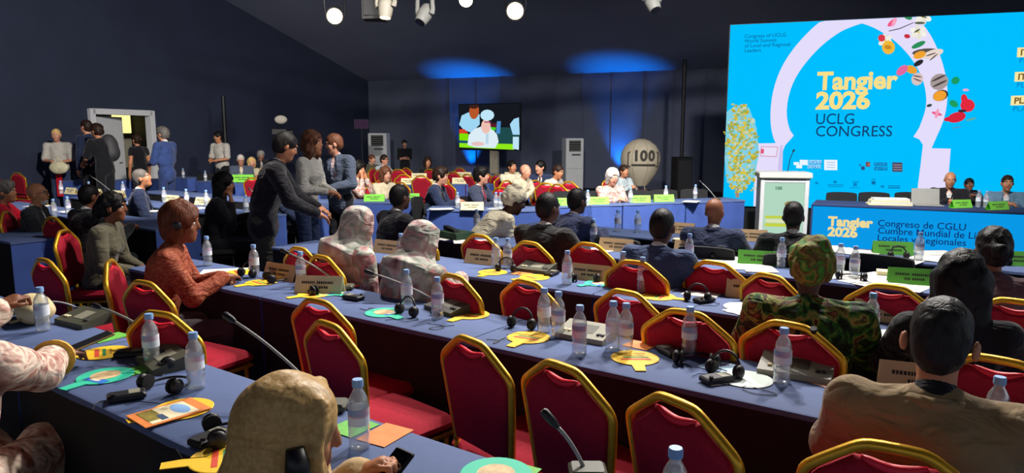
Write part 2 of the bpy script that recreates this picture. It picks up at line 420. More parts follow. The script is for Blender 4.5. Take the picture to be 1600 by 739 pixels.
l1 = PD(523, 25, 11); can_lamp(l1, Vector((-1.2, 3, 1.2)), 'leftmost glowing round stage lamp with warm lens above the standing people', warm, 3.98, .125)
l2 = PD(805, 17, 11); can_lamp(l2, Vector((-.3, 2.0, 1.2)), 'glowing round warm stage lamp to the right of the bright white one', warm, 3.98, .135)
l3 = PD(728, 0, 11); can_lamp(l3, Vector((-.9, 5.5, .6)), 'bright white square-edged stage lamp at the top of the picture', whitel, 4.0, .11)
l4 = PD(905, -14, 11); can_lamp(l4, Vector((.6, 5.5, .6)), 'white stage lamp just above the picture over the blue-lit roof', whitel, 4.0, .11)
def moving_head(loc, tilt, yaw, label, m_body, lens, top):
    t = thing('moving_head_lamp', label, 'lamp', loc, yaw)
    MB().box((0, 0, top - loc[2] - .06), (.30, .22, .12), bev=.02).build('base', m_body, t)
    for s in (-1, 1): MB().tube([(s * .15, 0, top - loc[2] - .12), (s * .17, 0, .05), (s * .145, 0, 0)], [.03, .035, .045], 8).build('arm', m_body, t, True)
    h = MB().lathe([(.05, .17), (.10, .12), (.115, 0), (.10, -.12), (.085, -.17)], 16, M=Matrix.Rotation(R(tilt), 4, 'X')).build('head', m_body, t, True)
    MB().lathe([(.0, -.172), (.078, -.172), (.078, -.178), (0, -.18)], 16, M=Matrix.Rotation(R(tilt), 4, 'X'), cap=False).build('lens', lens, h)
    return t
p = PD(603, 10, 11); moving_head(p, -8, 30, 'white moving head lamp with a lit lower lens, beside the leftmost round lamp', mat('cream_plastic', '#b9b2a2', .45, var=.04), warm, 3.98)
p = PD(585, 14, 11.4); MB_ = thing('loudspeaker', 'dark grey hanging loudspeaker box behind the white moving head lamp', 'loudspeaker', p)
MB().prism([(-.17, -.14), (.17, -.2), (.17, .2), (-.17, .14)], -.17, .3).build('cabinet', mat('charcoal', '#3a3a3a', .7), MB_); MB().box((0, -.18, .05), (.26, .02, .34)).build('grille', m_black, MB_)
MB().tube([(0, 0, .3), (0, 0, .5)], .015, 6).build('hanger', m_steel, MB_)
p = PD(664, 22, 11); moving_head(p, -38, 40, 'grey moving head lamp tilted down, left of the bright white lamp', m_grey, offl, 3.98)
p = PD(1018, 1, 11); moving_head(p, -30, -35, 'grey moving head lamp tip at the top right of the roof', m_grey, offl, 3.98)
# blue floor lamps washing the back wall
for (u, v, wt, lab, dist) in ((737, 262, 900, 'small blue floor lamp at the foot of the back wall beside the television', .25), (968, 262, 900, 'small blue floor lamp at the foot of the back wall behind the balloon', .25)):
    a = PD(u, v, 30); d = Vector((a.x, a.y, 0)); tt = (CO.dot(LD)) / d.dot(LD); g = d * tt + LD * dist
    t = thing('floor_lamp', lab, 'lamp', (g.x, g.y, 0)); MB().box((0, 0, .02), (.26, .2, .04), bev=.01).build('base', m_black, t)
    MB().lathe([(.07, .06), (.10, .08), (.11, .26), (.10, .28)], 14).build('housing', m_black, t, True); MB().lathe([(0, .282), (.09, .282), (.09, .288), (0, .29)], 14, cap=False).build('lens', emi('blue_lens', '#0a50ff', 8), t)
    bpy.context.view_layer.update()
    add_spot('lamp_beam', t, (g.x, g.y, .33), Vector((g.x, g.y, .33)) - LD * dist * .7 + Vector((0, 0, 3.0)), wt, (.0, .25, 1), 58, .05, 1.0)

# ---------------------------------------------------------------- LED screen
LA = R(-17.5); LX = Vector((math.cos(LA), math.sin(LA), 0)); LN = Vector((LX.y, -LX.x, 0))      # LN towards us
L0 = PD(1140, 42, 12.5); L0.z = 0
led = bpy.data.objects.new('led_screen', None); COL.objects.link(led); led.location = L0; led.rotation_euler = (0, 0, LA)
tag(led, 'huge bright blue video wall with a white arch and yellow lettering', 'screen')
LZ0, LZ1, LW_ = .42, 3.54, 6.2
def led_xz(u, v, off=0.0):
    x = (u - 800) / FPX; y = -(v - 369.5) / FPX
    d = Vector((x, math.cos(PITCH) + y * math.sin(PITCH), -math.sin(PITCH) + y * math.cos(PITCH)))
    q = L0 + LN * .06; t = (q.dot(LN)) / d.dot(LN); h = d * t
    return ((h - L0).dot(LX), EYE + h.z)
MB().box((LW_ / 2, .06, (LZ0 + LZ1) / 2), (LW_, .2, LZ1 - LZ0)).build('cabinet', m_black, led)
MB().box((LW_ / 2, .15, LZ0 / 2), (LW_, .3, LZ0)).build('plinth', m_black, led)
MB().box((LW_ / 2 + .005, -.05, (LZ0 + LZ1) / 2), (LW_ - .02, .02, LZ1 - LZ0 - .02)).build('display', emi('led_blue', '#00beff', 1.0), led)
LAY = [0]
def led_poly(name, px, col, s=1.0, px_is_uv=True, parent=None):
    LAY[0] += 1; y = -.0605 - .0006 * LAY[0]
    pts = [led_xz(*p) for p in px] if px_is_uv else px
    pts = [(min(max(a, .012), LW_ - .012), min(max(b, LZ0 + .012), LZ1 - .012)) for a, b in pts]
    bm = bmesh.new(); vs = [bm.verts.new((a, y, b)) for a, b in pts]; f = bm.faces.new(vs); bmesh.ops.triangulate(bm, faces=[f])
    me = bpy.data.meshes.new(name); bm.to_mesh(me); bm.free(); me.materials.append(emi('led_' + col.lstrip('#') + str(s), col, s))
    return link(name, me, led)
def za(pts): return [(1120 + x / 3.333, y / 3.333) for x, y in pts]
def zb(pts): return [(1120 + x / 3.333, 200 + y / 3.333) for x, y in pts]
ARC = '#e4ddfb'
def chaikin(p, it=3):
    for _ in range(it):
        o = []
        for i in range(len(p)):
            a_, b_ = p[i], p[(i + 1) % len(p)]; o += [(a_[0] * .75 + b_[0] * .25, a_[1] * .75 + b_[1] * .25), (a_[0] * .25 + b_[0] * .75, a_[1] * .25 + b_[1] * .75)]
        p = o
    return p
def resample(p, n):
    p = [Vector((x, y, 0)) for x, y in p]
    for _ in range(2):
        o = [p[0]]
        for i in range(len(p) - 1): o += [p[i] * .75 + p[i + 1] * .25, p[i] * .25 + p[i + 1] * .75]
        p = o + [p[-1]]
    L = [0]
    for i in range(1, len(p)): L.append(L[-1] + (p[i] - p[i - 1]).length)
    out = []; j = 0
    for k in range(n):
        t_ = L[-1] * k / (n - 1)
        while j < len(L) - 2 and L[j + 1] < t_: j += 1
        q = p[j].lerp(p[j + 1], (t_ - L[j]) / max(L[j + 1] - L[j], 1e-6)); out.append((q.x, q.y))
    return out
def led_band(name, outer, inner, col, n=26):
    LAY[0] += 1; y = -.0605 - .0006 * LAY[0]; A_, B_ = resample(outer, n), resample(inner, n); mb = MB(); vs = []
    for p in A_ + B_:
        x, z = led_xz(*p); vs.append((min(max(x, .012), LW_ - .012), y, min(max(z, LZ0 + .012), LZ1 - .012)))
    mb.add(vs, [(i, i + 1, n + i + 1, n + i) for i in range(n - 1)]); return mb.build(name, emi('led_' + col.lstrip('#') + '1.0', col, 1.0), led)
led_band('arch_print', za([(757, 40), (640, 52), (540, 108), (470, 172), (400, 250), (340, 340), (300, 440), (281, 540), (278, 640), (292, 720), (330, 790)]), za([(757, 121), (700, 140), (640, 165), (540, 240), (450, 340), (395, 430), (368, 520), (362, 600), (378, 680), (403, 700), (398, 722), (362, 740), (343, 790)]), ARC)
led_band('arch_print', za([(753, 40), (900, 45), (1000, 60), (1060, 110), (1115, 180), (1165, 290), (1195, 400), (1204, 500), (1190, 600), (1165, 670), (1150, 700), (1115, 780)]), za([(753, 121), (800, 136), (850, 160), (940, 220), (1020, 310), (1070, 400), (1090, 480), (1092, 560), (1060, 650), (1045, 690), (1015, 700), (1022, 714), (1050, 720), (1075, 745), (1072, 790)]), ARC)
led_poly('arch_print', zb([(325, 78), (215, 80), (195, 290), (190, 420), (335, 420), (335, 230), (345, 90)]), ARC)
led_poly('arch_print', zb([(1074, 80), (1060, 200), (1043, 330), (1200, 336), (1218, 108), (1112, 105)]), ARC)
led_poly('arch_shade', zb([(345, 90), (332, 230), (333, 410), (318, 410), (318, 200), (330, 90)]), '#cfc4ee')
led_poly('plaque_print', zb([(230, 95), (320, 97), (312, 152), (224, 148)]), '#d7a9c4'); led_poly('plaque_print', zb([(235, 100), (314, 102), (308, 146), (229, 143)]), '#e9e2fb')
led_poly('plaque_mark', zb([(231, 108), (246, 110), (244, 134), (229, 132)]), '#e0527a')
def blob(cx, cy, rx, ry, ang=0, n=12):
    c, s = math.cos(R(ang)), math.sin(R(ang))
    return [(cx + rx * math.cos(2 * math.pi * i / n) * c - ry * math.sin(2 * math.pi * i / n) * s, cy + rx * math.cos(2 * math.pi * i / n) * s + ry * math.sin(2 * math.pi * i / n) * c) for i in range(n)]
def zc(cx, cy, rx, ry, ang=0): return [(1360 + x / 3.517, 10 + y / 3.517) for x, y in blob(cx, cy, rx, ry, ang)]
for cx_, cy_, rr_ in ((288, 58, 46), (262, 142, 44), (80, 188, 40)):
    for k_ in range(6):
        q_ = k_ * math.pi / 3 + .4
        led_poly('white_petal', zc(cx_ + rr_ * .52 * math.cos(q_), cy_ + rr_ * .42 * math.sin(q_), rr_ * .56, rr_ * .36, math.degrees(q_)), ('#f6f3e8', '#e6e2d6', '#efece0')[k_ % 3])
    led_poly('flower_heart', zc(cx_, cy_, rr_ * .2, rr_ * .16), '#e3cf8a')
for a in ((270, 92, 30, 7, 0), (285, 55, 26, 5, 20), (255, 135, 20, 5, -30)): led_poly('flower_line', zc(*a), '#55604f')
led_poly('stem_line', [(1360 + x / 3.517, 10 + y / 3.517) for x, y in ((100, 134), (160, 120), (235, 88), (236, 92), (162, 125), (100, 139))], '#4b4a55')
for a, c in (((98, 226, 36, 38, 0), '#f0b93a'), ((95, 225, 20, 12, 10), '#c98a2a'), ((60, 175, 20, 20, 0), '#d93a4c'), ((200, 165, 17, 12, 10), '#c92f3f'), ((118, 90, 32, 13, -40), '#f05a8a'), ((128, 88, 10, 26, 20), '#f7a3bf'),
            ((205, 60, 24, 14, 20), '#2f8a55'), ((262, 212, 42, 14, -25), '#2c8f5a'), ((465, 408, 24, 20, -30), '#1c9a66'), ((455, 535, 26, 18, 30), '#1f9c5f'),
            ((300, 252, 74, 20, -5), '#5a5350'), ((340, 262, 62, 22, -18), '#e9d8cf'), ((268, 268, 36, 20, -20), '#f0a431'), ((330, 265, 30, 4, -18), '#6c5a55'), ((345, 280, 30, 4, -40), '#6c5a55'),
            ((262, 312, 30, 14, -30), '#2b2a30'), ((222, 348, 34, 22, 20), '#eda02f'), ((172, 352, 38, 22, -40), '#e06aa0'), ((255, 400, 32, 36, 25), '#d9c2c0'), ((255, 385, 26, 4, 10), '#6c5a55'), ((256, 405, 26, 4, 20), '#6c5a55'),
            ((375, 415, 52, 44, -25), '#a89a98'), ((372, 395, 44, 6, -25), '#4c4548'), ((378, 425, 44, 6, -25), '#4c4548'), ((382, 490, 44, 30, -20), '#2f2c33'), ((378, 492, 38, 28, -20), '#f2a232'),
            ((362, 590, 30, 9, 15), '#ee5d8f'), ((362, 590, 9, 28, 15), '#f49ab8'), ((520, 460, 18, 7, 0), '#f2a6cf'),
            ((530, 545, 40, 36, 0), '#e3293f'), ((512, 510, 18, 28, -10), '#e3293f'), ((470, 610, 52, 28, -15), '#d8243a'), ((420, 620, 20, 12, -10), '#d8243a'), ((500, 575, 24, 8, 0), '#3b2b35'), ((550, 620, 30, 6, -15), '#63a9a0'), ((470, 665, 28, 5, -10), '#3f9ed0'), ((320, 545, 16, 8, -15), '#2b4a4a')):
    led_poly('flower_print' if c not in ('#f0a431', '#eda02f', '#f2a232') else 'butterfly_print', zc(*a), c)
def led_text(txt, uv, size, col, bold=0, sx=1.0, s=1.0):
    LAY[0] += 1; x, z = led_xz(*uv)
    return lettering(txt, size, emi('led_' + col.lstrip('#') + str(s), col, s), led, (x, -.0605 - .0006 * LAY[0], z), (R(90), 0, 0), bold, sx=sx)
led_text('Tangier', (1276, 140), .40, '#f8e08a', .014, .97); led_text('2026', (1274, 170), .385, '#f8e08a', .016, 1.06)
led_text('UCLG', (1273, 194), .25, '#14406f', .001, .92); led_text('CONGRESS', (1273, 213), .25, '#14406f', .001, .92)
for i, s_ in enumerate(('Congress of UCLG', 'World Summit', 'of Local and Regional', 'Leaders')): led_text(s_, (1163, 60 + i * 7.4), .085, '#0d6fa6', .001)
for i, (u, v, s_, w_) in enumerate(((1590, 88, 'IT', 40), (1586, 126, 'IT', 46), (1580, 163, 'PLA', 52))):
    led_poly('tag_print', [(u - 2, v - 13), (u + 60, v - 15), (u + 60, v + .5), (u - 3, v + 2)], '#f9e7a0'); led_text(s_, (u + 2, v - 1), .13, '#7a5a2a', .004)
    led_text(('PLAN', 'PLAN', 'PLAN')[i], (u, v + 11), .11, '#0b79b8', .0)
# logos on the screen
def zl(x, y): return (1220 + x / 7.62, 230 + y / 7.62)
for (x0, y0, x1, y1, c) in ((150, 175, 215, 210, '#eaf7ff'), (180, 205, 250, 248, '#eaf7ff'), (222, 148, 318, 210, '#eaf7ff'), (330, 150, 485, 198, '#9fdcff'), (315, 206, 475, 252, '#9fdcff'), (512, 148, 668, 270, '#eaf7ff'),
                           (540, 172, 640, 184, '#b7c7f2'), (540, 202, 640, 214, '#b7c7f2'), (540, 232, 640, 244, '#b7c7f2'),
                           (925, 198, 950, 222, '#1a7fb5'), (950, 225, 992, 268, '#2d4f86'), (1003, 172, 1056, 230, '#6a5560'), (1030, 190, 1050, 215, '#e06a4a'), (1098, 176, 1250, 220, '#18a5e6'), (1098, 228, 1250, 272, '#18a5e6'), (1318, 178, 1438, 290, '#474d6b'), (1330, 204, 1430, 212, '#b59a94'), (1330, 232, 1430, 240, '#b59a94'), (1330, 260, 1430, 268, '#b59a94'),
                           (405, 410, 440, 436, '#0a86c4'), (550, 440, 740, 450, '#0a86c4'), (560, 462, 730, 470, '#0a86c4'), (620, 395, 660, 425, '#0a86c4'), (845, 402, 925, 412, '#0a86c4'), (855, 420, 900, 460, '#0a86c4'), (815, 475, 940, 482, '#0a86c4'), (1070, 375, 1120, 384, '#0a6fa8'), (1072, 400, 1118, 440, '#0a6fa8'), (1180, 450, 1220, 478, '#0a86c4'), (1265, 452, 1410, 462, '#0a6fa8'), (1265, 474, 1410, 486, '#0a6fa8')):
    led_poly('logo_print', [zl(x0, y0), zl(x1, y0 + 2), zl(x1, y1 + 2), zl(x0, y1)], c)
for x, y, t_ in ((335, 197, 'UCLG'), (320, 250, 'CGLU'), (1102, 219, 'UCLG'), (1102, 271, 'CGLU')): led_text(t_, zl(x, y), .075, '#2a8fd0' if x < 900 else '#0f5f95', .002)
# the printed tree at the left edge: many small leaf marks
rng = random.Random(3); mb = MB(); LAY[0] += 1
led_poly('tree_trunk_print', [(1152, 230), (1156, 230), (1155, 308), (1149, 308)], '#a08a78')
led_poly('tree_print', [(1128, 175), (1150, 165), (1170, 168), (1182, 200), (1186, 240), (1178, 280), (1160, 296), (1136, 285), (1128, 250)], '#7fd0e6')
LAY[0] += 1
for i in range(620):
    u, v = rng.gauss(1156, 15), rng.uniform(163, 300)
    wv = 13 if v < 185 else 27 if v < 250 else 22
    if abs(u - 1157) > wv or u < 1131: continue
    x, z = led_xz(u, v); r_ = rng.uniform(.012, .034); a = rng.uniform(0, 6.3); mb.mi = rng.choice((0, 0, 1, 1, 2, 3))
    y = -.0605 - .0006 * LAY[0] - .0001 * (i % 5)
    mb.add([(x + r_ * math.cos(a + k * 1.57) * (1.5 if k % 2 else .8), y, z + r_ * math.sin(a + k * 1.57)) for k in range(4)], [(0, 1, 2, 3)])
o = mb.build('tree_leaves_print', [emi('leaf_a', '#d9c23f', 1), emi('leaf_b', '#b7a83a', 1), emi('leaf_c', '#8fae6a', 1), emi('leaf_d', '#c8d7c0', 1)], led); o['kind'] = 'stuff'

# ---------------------------------------------------------------- dais table with its lit front
m_navy = mat('navy_cloth', '#27345f', .85, bump=.08, bscale=60, var=.08, vscale=3)
a, b = P(1271, 318, .78), P(1650, 333.5, .78); dv = (b - a); dv.z = 0; dl = dv.length; da = math.atan2(dv.y, dv.x)
da_t = bpy.data.objects.new('dais_table', None); COL.objects.link(da_t); da_t.location = (a.x, a.y, 0); da_t.rotation_euler = (0, 0, da); tag(da_t, 'long head table with bright blue lettered front before the video wall', 'table')
MB().box((dl / 2, .3, .765), (dl + .04, .66, .03), bev=.008).build('top', m_navy, da_t)
MB().box((dl / 2, 0, .375), (dl, .03, .75)).build('front_panel', emi('dais_blue', '#0aa0f2', .9), da_t)
for x in (.02, dl - .02): MB().box((x, .3, .375), (.03, .58, .75)).build('side_panel', m_navy, da_t)
MB().box((-.012, .28, .375), (.02, .6, .75)).build('drape', m_navy, da_t)
def dz(u, v):
    q = PD(u, v, 5); d = q - Vector((0, 0, EYE)); nn = Vector((math.sin(da), -math.cos(da), 0)); g = Vector((a.x, a.y, 0)) + nn * .017
    t = g.dot(nn) / d.dot(nn); h = d * t; return ((h - Vector((a.x, a.y, 0))).dot(dv.normalized()), EYE + h.z)
ye = emi('dais_yellow', '#f3df9a', .95); nv = emi('dais_navy', '#123a7a', .8)
for s_, uv, sz, m_, bo, sx in (('Tangier', (1294, 352), .165, ye, .008, 1.0), ('2026', (1293, 368), .16, ye, .008, 1.08), ('Congreso de CGLU', (1371, 353), .115, nv, .001, 1.0), ('Cumbre Mundial de Líderes', (1371, 364.5), .115, nv, .001, 1.0), ('Locales y Regionales', (1370, 376), .115, nv, .001, 1.0)):
    x, z = dz(*uv); lettering(s_, sz, m_, da_t, (x, -.0175, z), (R(90), 0, 0), bo, sx=sx)
# ---------------------------------------------------------------- lectern
pc = P(1226, 391, 0.0); pc = PD(1222, 300, 10.9); pc.z = 0
pod = thing('lectern', 'white lectern with a pale green lit front beside the video wall', 'lectern', pc, 12)
MB().prism([(-.34, -.26), (.34, -.26), (.36, .26), (-.36, .26)], 0, .06).build('base', m_white, pod)
for x in (-.32, .32): MB().box((x, 0, .53), (.06, .48, .96), bev=.01).build('side_panel', m_white, pod)
MB().box((0, -.2, .98), (.6, .06, .07), bev=.01).build('rail', m_white, pod); MB().box((0, -.2, .1), (.6, .06, .1), bev=.01).build('rail', m_white, pod)
MB().box((0, -.19, .55), (.58, .03, .82)).build('front_screen', emi('lectern_green', '#bfe8cf', .85), pod)
MB().box((-.05, -.208, .30), (.42, .006, .05)).build('screen_stripe', emi('lectern_lime', '#d3e04a', .85), pod); MB().box((-.05, -.208, .42), (.42, .006, .04)).build('screen_stripe', emi('lectern_lime', '#d3e04a', .85), pod)
MB().box((0, -.208, .36), (.5, .006, .05)).build('screen_stripe', emi('lectern_pale', '#eef2c0', .85), pod)
MB().ball((.1, -.21, .62), (.09, .004, .05)).build('screen_figure', emi('lectern_tan', '#b79a62', .7), pod)
lettering('100', .07, emi('lectern_dark', '#4f8f7a', .6), pod, (-.14, -.209, .84), (R(90), 0, 0), .002)
MB().box((0, 0, 1.06), (.76, .56, .09), bev=.015).build('top', mat('cream_paint', '#e9e2d2', .5, var=.03), pod); MB().box((0, 0, 1.01), (.70, .5, .03)).build('shadow_gap', m_black, pod)
mb = MB(); mb.tube([(.08, .1, 1.1), (.1, .06, 1.3), (.12, -.06, 1.42)], .006, 6); mb.build('microphone', m_black, pod); MB().tube([(.12, -.06, 1.42), (.125, -.1, 1.44)], .014, 8).build('microphone_head', m_black, pod)
# ---------------------------------------------------------------- balloon prop, loudspeaker column
bl = PD(1000, 270, 17.0); bl.z = 0
t = thing('balloon_prop', 'cream hot-air balloon prop marked 100 with an orange basket by the back wall', 'balloon', bl, 0)
cz = PD(1000, 250, 17).z; rr = 31 / 1100 * 17
m_cream = mat('cream_fabric', '#cfc4ac', .75, var=.05)
prof = [(rr * .34, cz - rr * 1.28), (rr * .52, cz - rr * 1.05), (rr * .78, cz - rr * .68), (rr * .95, cz - rr * .3), (rr, cz + rr * .05), (rr * .94, cz + rr * .4), (rr * .76, cz + rr * .72), (rr * .45, cz + rr * .95), (rr * .12, cz + rr * 1.05)]
env = MB().lathe(prof, 24).build('envelope', m_cream, t, True)
for k in range(8):
    q = k * math.pi / 4 + .2; MB().tube([(r_ * 1.004 * math.cos(q), r_ * 1.004 * math.sin(q), z) for r_, z in prof], .006, 5).build('seam', mat('seam', '#a99d86', .8), env, True)
dk = mat('dark_print', '#4a4640', .8)
for s_, x, z, sz in (('100', -rr * .36, cz + .02, .30),):
    for (ch, dx) in zip('100', (-.17, -.01, .17)):
        mb = text_mesh(ch, .34, .014, 'CENTER'); mb.materials.clear(); mb.materials.append(dk); o = link('number_print', mb, env); ang = dx / rr * 1.05; o.location = (math.sin(ang) * rr * 1.03, -math.cos(ang) * rr * 1.03, cz); o.rotation_euler = (R(90), 0, ang)
for sg in (-1, 1):
    q = sg * .80; f_ = lambda q, z: (math.sin(q) * rr * 1.02, -math.cos(q) * rr * 1.02, cz + z)
    MB().tube([f_(q - sg * .1, .2), f_(q, .19), f_(q, -.12), f_(q - sg * .12, -.14)], .014, 5).build('bracket_print', dk, env)
MB().tube([(math.sin(q) * rr * 1.02, -math.cos(q) * rr * 1.02, cz - .1) for q in np.linspace(-.6, .6, 9)], .02, 5).build('caption_print', dk, env)
zb_ = cz - rr * 1.3
MB().lathe([(rr * .30, max(.05, zb_ - .5)), (rr * .40, max(.1, zb_ - .12)), (rr * .42, max(.12, zb_ - .1))], 16).build('basket', mat('orange_wicker', '#b4582b', .8, bump=.4, bscale=60), t, True)
for k in range(4):
    q = k * math.pi / 2 + .5; MB().tube([(rr * .40 * math.cos(q), rr * .4 * math.sin(q), zb_ - .12), (rr * .36 * math.cos(q), rr * .36 * math.sin(q), cz - rr * 1.2)], .008, 5).build('rope', m_cream, t)
p_ = PD(1065, 270, 16.5); p_.z = 0; t = thing('loudspeaker', 'tall black loudspeaker cabinet standing right of the balloon', 'loudspeaker', p_, -10)
hz = PD(1065, 245, 16.5).z; MB().box((0, 0, hz / 2), (.38, .36, hz), bev=.02).build('cabinet', m_black, t); MB().box((0, -.185, hz * .62), (.32, .015, hz * .62)).build('grille', mat('speaker_cloth', '#1b1c20', .9), t)
t2 = thing('loudspeaker_pole', 'thin black upright pole above the tall loudspeaker cabinet', 'pole', (p_.x + .05, p_.y + .25, 0)); MB().tube([(0, 0, .02), (0, 0, 3.4)], .045, 8).build('pole', m_black, t2, True); MB().lathe([(.25, 0), (.25, .02), (.05, .03)], 14).build('base', m_black, t2)
# ---------------------------------------------------------------- air conditioners
def air_con(u0, u1, vtop, Y, label, yaw, blue=False):
    a_, b_ = PD(u0, vtop, Y), PD(u1, vtop, Y); wd = (b_ - a_).length; c = (a_ + b_) / 2; hh = c.z
    t = thing('air_conditioner', label, 'air conditioner', (c.x, c.y, 0), yaw)
    MB().box((0, .2, hh / 2), (wd, .4, hh), bev=.015).build('body', m_white, t)
    v = MB().box((0, -.002, hh * .86), (wd * .66, .02, hh * .2)).build('vent', m_black, t)
    for k in range(5): MB().box((0, -.012, hh * (.78 + .04 * k)), (wd * .66, .012, .016)).build('louvre', m_grey, v)
    MB().box((.04, -.004, hh * .70), (wd * .5, .012, .05)).build('control_panel', mat('dark_panel', '#55585a', .4), t); MB().box((0, -.002, hh * .45), (wd * .9, .006, .01)).build('panel_seam', m_grey, t)
air_con(574, 604, 208, 23.6, 'tall white floor air conditioner nearer the left corner', 8)
air_con(884, 913, 216, 20.6, 'tall white floor air conditioner between the television and the balloon', -14)
# ---------------------------------------------------------------- television on its column
tl, tr = PD(718.5, 198, 21.8), PD(813, 199, 20.9); tc = (tl + tr) / 2; tw = (tr - tl).length; ta = math.atan2(tr.y - tl.y, tr.x - tl.x); th = tw * 9 / 16 * 1.16
tv = thing('television', 'large television showing a woman in white at a table, on a beige column', 'television', (tc.x, tc.y, 0)); tv.rotation_euler = (0, 0, ta)
zc_ = tc.z; MB().box((0, 0, zc_), (tw + .05, .06, th + .05), bev=.01).build('casing', m_black, tv); MB().box((0, -.033, zc_), (tw, .006, th)).build('screen', emi('tv_dark', '#15181f', 1), tv)
MB().box((.1, .12, zc_ / 2), (.26, .14, zc_), bev=.02).build('column', mat('beige_column', '#b3ab98', .7), tv); MB().box((.1, .12, .02), (.8, .6, .04), bev=.01).build('base', m_black, tv)
TL = [0]
def tvp(pts, col, s=1.0, name='picture'):
    TL[0] += 1
    q = [((x - 445) / 625 * tw, .5 * th - (y - 105) / 440 * th + zc_) for x, y in pts]; q = [(min(max(x, -tw / 2), tw / 2), min(max(z, zc_ - th / 2), zc_ + th / 2)) for x, z in q]
    bm = bmesh.new(); f = bm.faces.new([bm.verts.new((x, -.037 - .0006 * TL[0], z)) for x, z in q]); bmesh.ops.triangulate(bm, faces=[f]); me = bpy.data.meshes.new(name); bm.to_mesh(me); bm.free(); me.materials.append(emi('tv_' + col.lstrip('#'), col, s)); return link(name, me, tv)
tvp([(470, 330), (760, 330), (760, 500), (470, 500)], '#1f4a4c'); tvp([(125, 385), (230, 390), (230, 460), (125, 455)], '#7fe000'); tvp([(122, 480), (700, 490), (700, 545), (122, 525)], '#8fe81a'); tvp([(125, 455), (230, 460), (230, 485), (125, 482)], '#174a6a')
tvp([(130, 300), (160, 210), (230, 180), (350, 200), (350, 300), (260, 380), (180, 350)], '#9fd6f2'); tvp([(130, 345), (190, 345), (230, 385), (125, 388)], '#d8402a'); tvp(blob(293, 170, 52, 78, 5), '#b5562a'); tvp(blob(292, 120, 50, 26), '#3a2018')
tvp([(220, 500), (235, 400), (300, 340), (370, 320), (470, 330), (530, 400), (545, 470), (510, 530), (300, 525)], '#dcecf6'); tvp(blob(415, 320, 50, 70), '#efc0b2'); tvp(blob(430, 210, 72, 54), '#bfe6f7'); tvp([(400, 270), (470, 275), (470, 285), (400, 282)], '#9a3a5a'); tvp(blob(330, 490, 70, 22), '#e6c3bd'); tvp([(415, 390), (445, 390), (440, 490), (412, 490)], '#b9d5e6')
tvp([(465, 290), (530, 290), (530, 330), (465, 325)], '#5a1a2a'); tvp([(530, 270), (570, 270), (560, 390), (520, 390)], '#4a8fd0'); tvp([(660, 300), (700, 250), (750, 235), (760, 400), (690, 400), (690, 330)], '#a7d8f4'); tvp([(690, 420), (750, 420), (750, 545), (690, 535)], '#bfe4f5'); tvp([(470, 325), (520, 330), (510, 360), (470, 350)], '#3fd01a')
# small preview monitor, camera on tripod, dark column at the left wall
p_ = PD(565, 205, 19.5); t = thing('preview_monitor', 'small dim purple monitor on a thin stand left of the air conditioner', 'monitor', (p_.x, p_.y, 0), -10)
z1 = PD(565, 194, 19.5).z; MB().box((0, 0, z1), (.40, .04, .27), bev=.008).build('casing', m_black, t); MB().box((0, -.022, z1), (.36, .006, .23)).build('screen', emi('monitor_purple', '#453048', .6), t); MB().tube([(0, 0, .02), (0, 0, z1 - .1)], .015, 6).build('stand', m_black, t); MB().lathe([(.2, 0), (.2, .015), (.03, .03)], 12).build('base', m_black, t)
p_ = PD(436, 205, 16.5); t = thing('video_camera', 'black video camera with a pale fluffy microphone on a tripod at the left', 'camera', (p_.x, p_.y, 0), 70)
z1 = PD(436, 206, 16.5).z; MB().box((0, 0, z1), (.13, .34, .16), bev=.02).build('body', m_black, t); MB().tube([(0, .17, z1), (0, .3, z1)], [.05, .06], 12).build('lens', m_black, t, True); MB().ball((0, .05, z1 + .28), (.075, .15, .1)).build('fluffy_microphone', mat('pale_fur', '#b9b3a6', .95, bump=1, bscale=80), t, 'all'); MB().tube([(0, .02, z1 + .08), (0, .05, z1 + .2)], .012, 6).build('microphone_mount', m_black, t)
for k in range(3):
    q = k * 2.09 + .4; MB().tube([(0, 0, z1 - .1), (.45 * math.cos(q), .45 * math.sin(q), .01)], .018, 6).build('tripod_leg', m_black, t)
p_ = PD(352, 215, 17.6); t = thing('light_stand', 'tall dark upright stand against the left wall', 'stand', (p_.x, p_.y, 0)); MB().tube([(0, 0, .02), (0, 0, PD(352, 150, 17.6).z)], .05, 8).build('pole', m_black, t, True); MB().lathe([(.3, 0), (.3, .02), (.06, .04)], 14).build('base', m_black, t)
# ================================================================== FURNITURE
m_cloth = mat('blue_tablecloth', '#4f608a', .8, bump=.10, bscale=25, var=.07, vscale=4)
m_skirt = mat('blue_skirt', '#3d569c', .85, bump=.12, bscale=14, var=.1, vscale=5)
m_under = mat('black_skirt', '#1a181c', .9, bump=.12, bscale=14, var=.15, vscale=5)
m_red = mat('red_upholstery', '#9c1a2e', .8, bump=.15, bscale=220, var=.12, vscale=60, spec=.15)
m_gold = mat('gold_frame', '#dba526', .36, .55, var=.06, vscale=30)
m_lipred = mat('lit_lip_and_card_red', '#e21a34', .5, var=0)  # light on the chair handle lip put into a brighter red; also one card
m_blk = mat('black_fabric', '#17181b', .8, bump=.2, bscale=200, var=.1, vscale=50)
m_gun = mat('black_frame', '#1d1e20', .4, .5, var=0)
ORD = ['first', 'second', 'third', 'fourth', 'fifth', 'sixth', 'seventh', 'eighth', 'ninth', 'tenth', 'eleventh', 'twelfth', 'thirteenth', 'fourteenth', 'fifteenth', 'sixteenth', 'seventeenth', 'eighteenth', 'nineteenth', 'twentieth', 'twenty-first', 'twenty-second', 'twenty-third', 'twenty-fourth', 'twenty-fifth', 'twenty-sixth', 'twenty-seventh', 'twenty-eighth']
REG = {}
def reg(kind, zone, o): REG.setdefault((kind, zone), []).append(o); return o
